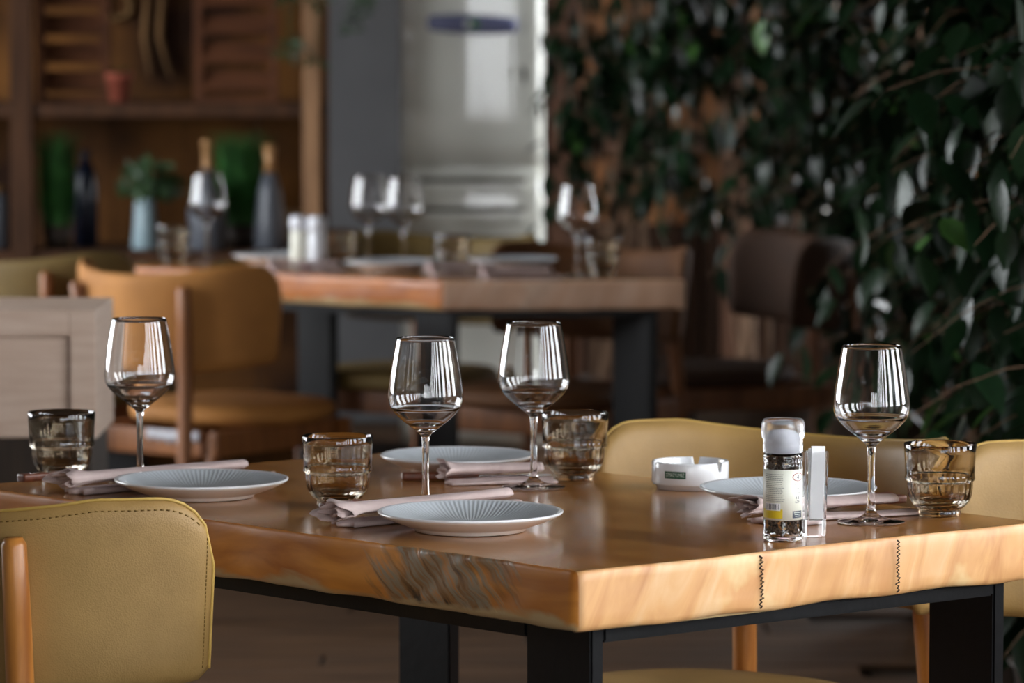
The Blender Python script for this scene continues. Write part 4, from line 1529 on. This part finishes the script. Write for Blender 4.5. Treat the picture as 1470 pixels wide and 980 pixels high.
def ficus(label, x, y, zlo, zhi, rx, ry, nleaf, seed, size=0.085, hole=0.0, npart=270, stems=9, trunk_r=0.013, low=0.0):
    rg = random.Random(seed)
    t = thing('ficus', label, 'plant', (x, y, 0), 0, 'ficus plants along the right side')
    # pot, slender trunks and drooping twigs
    bm = bmesh.new(); lathe(bm, [(0, 0.002), (0.15, 0.002), (0.19, 0.26), (0.20, 0.27), (0.17, 0.27), (0.16, 0.22), (0, 0.22)], 24); obj('pot', bm, M['dark_wood'], t)
    tips = []
    for k in range(stems):
        a = rg.uniform(0, 2 * PI)
        p = Vector((0.10 * rg.random() * math.cos(a), 0.10 * rg.random() * math.sin(a), 0.2))
        pts = [p.copy()]
        tx, ty = rg.uniform(-rx, rx) * 0.8, rg.uniform(-ry, ry) * 0.8
        for i in range(1, 9):
            u = i / 8
            pts.append(Vector((p.x + (tx - p.x) * u ** 1.3 + 0.03 * math.sin(u * 7 + k), p.y + (ty - p.y) * u ** 1.3 + 0.03 * math.cos(u * 6 + k), 0.2 + (zhi - 0.25) * u)))
        bm = bmesh.new()
        r0 = trunk_r * rg.uniform(0.6, 1.2)
        tube(bm, pts, [r0 * (1 - 0.6 * i / 8) for i in range(9)], 7)
        obj('stem', bm, M['bark'], t)
        tips.append(pts)
    bt = bmesh.new()
    allv = []
    ntw = nleaf // 9
    for k in range(ntw):
        while True:
            z = rg.uniform(zlo, zhi)
            ex, ey = rg.uniform(-1, 1), rg.uniform(-1, 1)
            if ex * ex + ey * ey < 1: break
        u = min(max((z - 0.1) / (zhi - 0.05), 0.05), 1.0) * 8
        i = min(int(u), 7)
        e = Vector((ex * rx, ey * ry, z - rg.uniform(0.0, 0.12)))
        p = min((st[i].lerp(st[i + 1], u - i) for st in tips), key=lambda q_: (q_ - e).length)
        m_ = (p + e) / 2 + Vector((0, 0, 0.06))
        m_ += Vector((rg.uniform(-.04, .04), rg.uniform(-.04, .04), 0.03))
        tw = [(1 - v) ** 2 * p + 2 * v * (1 - v) * m_ + v * v * e for v in (0, .25, .5, .75, 1)]
        tube(bt, tw, [0.0018, 0.0016, 0.0014, 0.0011, 0.0007], 4, cap=False)
        for q in range(9):
            v = (q + 0.6) / 9
            c_ = (1 - v) ** 2 * p + 2 * v * (1 - v) * m_ + v * v * e + Vector((rg.uniform(-.05, .05), rg.uniform(-.05, .05), rg.uniform(-.05, .04)))
            if c_.z < zlo - 0.1: continue
            if hole and noise.noise(Vector((c_.x * 3.2 + seed, c_.y * 3.2, c_.z * 3.2))) > hole: continue
            # leaves hang: tip downwards and outwards
            yaw = rg.uniform(0, 2 * PI)
            pitch = R(rg.uniform(-85, -20))
            roll = R(rg.uniform(-35, 35))
            s_ = size * rg.uniform(0.7, 1.2)
            mt = Matrix.Translation(c_) @ Matrix.Rotation(yaw, 4, 'Z') @ Matrix.Rotation(pitch, 4, 'X') @ Matrix.Rotation(roll, 4, 'Y') @ Matrix.Diagonal((s_, s_, s_, 1))
            allv.append((c_, mt, rg.choice(LEAVES) if rg.random() > 0.05 else YOUNG))
    obj('twigs', bt, M['bark'], t)['kind'] = 'stuff'
    # nearest leaves in view are parts of their own
    def seen(c_):
        X, Y, Z = c_.x + x, c_.y + y, c_.z
        sx = 735 + 6200 * X / Y; sy = 490 - 6200 * ((Z - 1.39) / Y + 0.0774)
        return -10 < sx < 1480 and -10 < sy < 990
    vis = sorted([l for l in allv if seen(l[0])], key=lambda l: l[0].y)
    part = vis[:npart]
    ids = set(id(l) for l in part)
    for c_, mt, me in part:
        o = bpy.data.objects.new('leaf', me)
        COL.objects.link(o)
        o.parent = t
        o.matrix_local = mt
    rest = [l for l in allv if id(l) not in ids]
    verts, faces, mi = [], [], []
    for c_, mt, me in rest:
        off = len(verts)
        verts += [mt @ v.co for v in me.vertices]
        for pl in me.polygons:
            faces.append([off + i for i in pl.vertices])
    me = bpy.data.meshes.new('foliage')
    me.from_pydata(verts, [], faces)
    me.materials.append(M['leaf'])
    me.polygons.foreach_set('use_smooth', [True] * len(me.polygons))
    o = bpy.data.objects.new('foliage', me); COL.objects.link(o); o.parent = t
    o['kind'] = 'stuff'
    return t


ficus('ficus nearest to us at the right edge, its large glossy leaves sharpest', 1.05, 7.35, 0.28, 2.1, 0.42, 0.42, 1900, 31, 0.095, 0.42, 290)
ficus('second ficus from the right, behind the right-hand wine glass', 1.08, 8.55, 0.55, 2.1, 0.46, 0.45, 1800, 32, 0.090, 0.5, 280)
ficus('ficus in the middle of the hedge, above the pepper mill', 1.08, 9.85, 0.50, 2.1, 0.48, 0.45, 1900, 33, 0.088, 0.5, 270)
ficus('ficus behind the dim dark brown chair, right of the back table', 1.06, 11.9, 0.55, 2.1, 0.58, 0.45, 3200, 34, 0.085, 0.6, 270)
ficus('loose ficus behind the right end of the back table', 0.72, 12.75, 0.78, 2.1, 0.46, 0.35, 2300, 35, 0.080, 0.38, 250)
ficus('sparse ficus farthest back, beside the refrigerator', 0.32, 12.95, 0.84, 2.1, 0.27, 0.25, 1200, 36, 0.080, 0.14, 240)
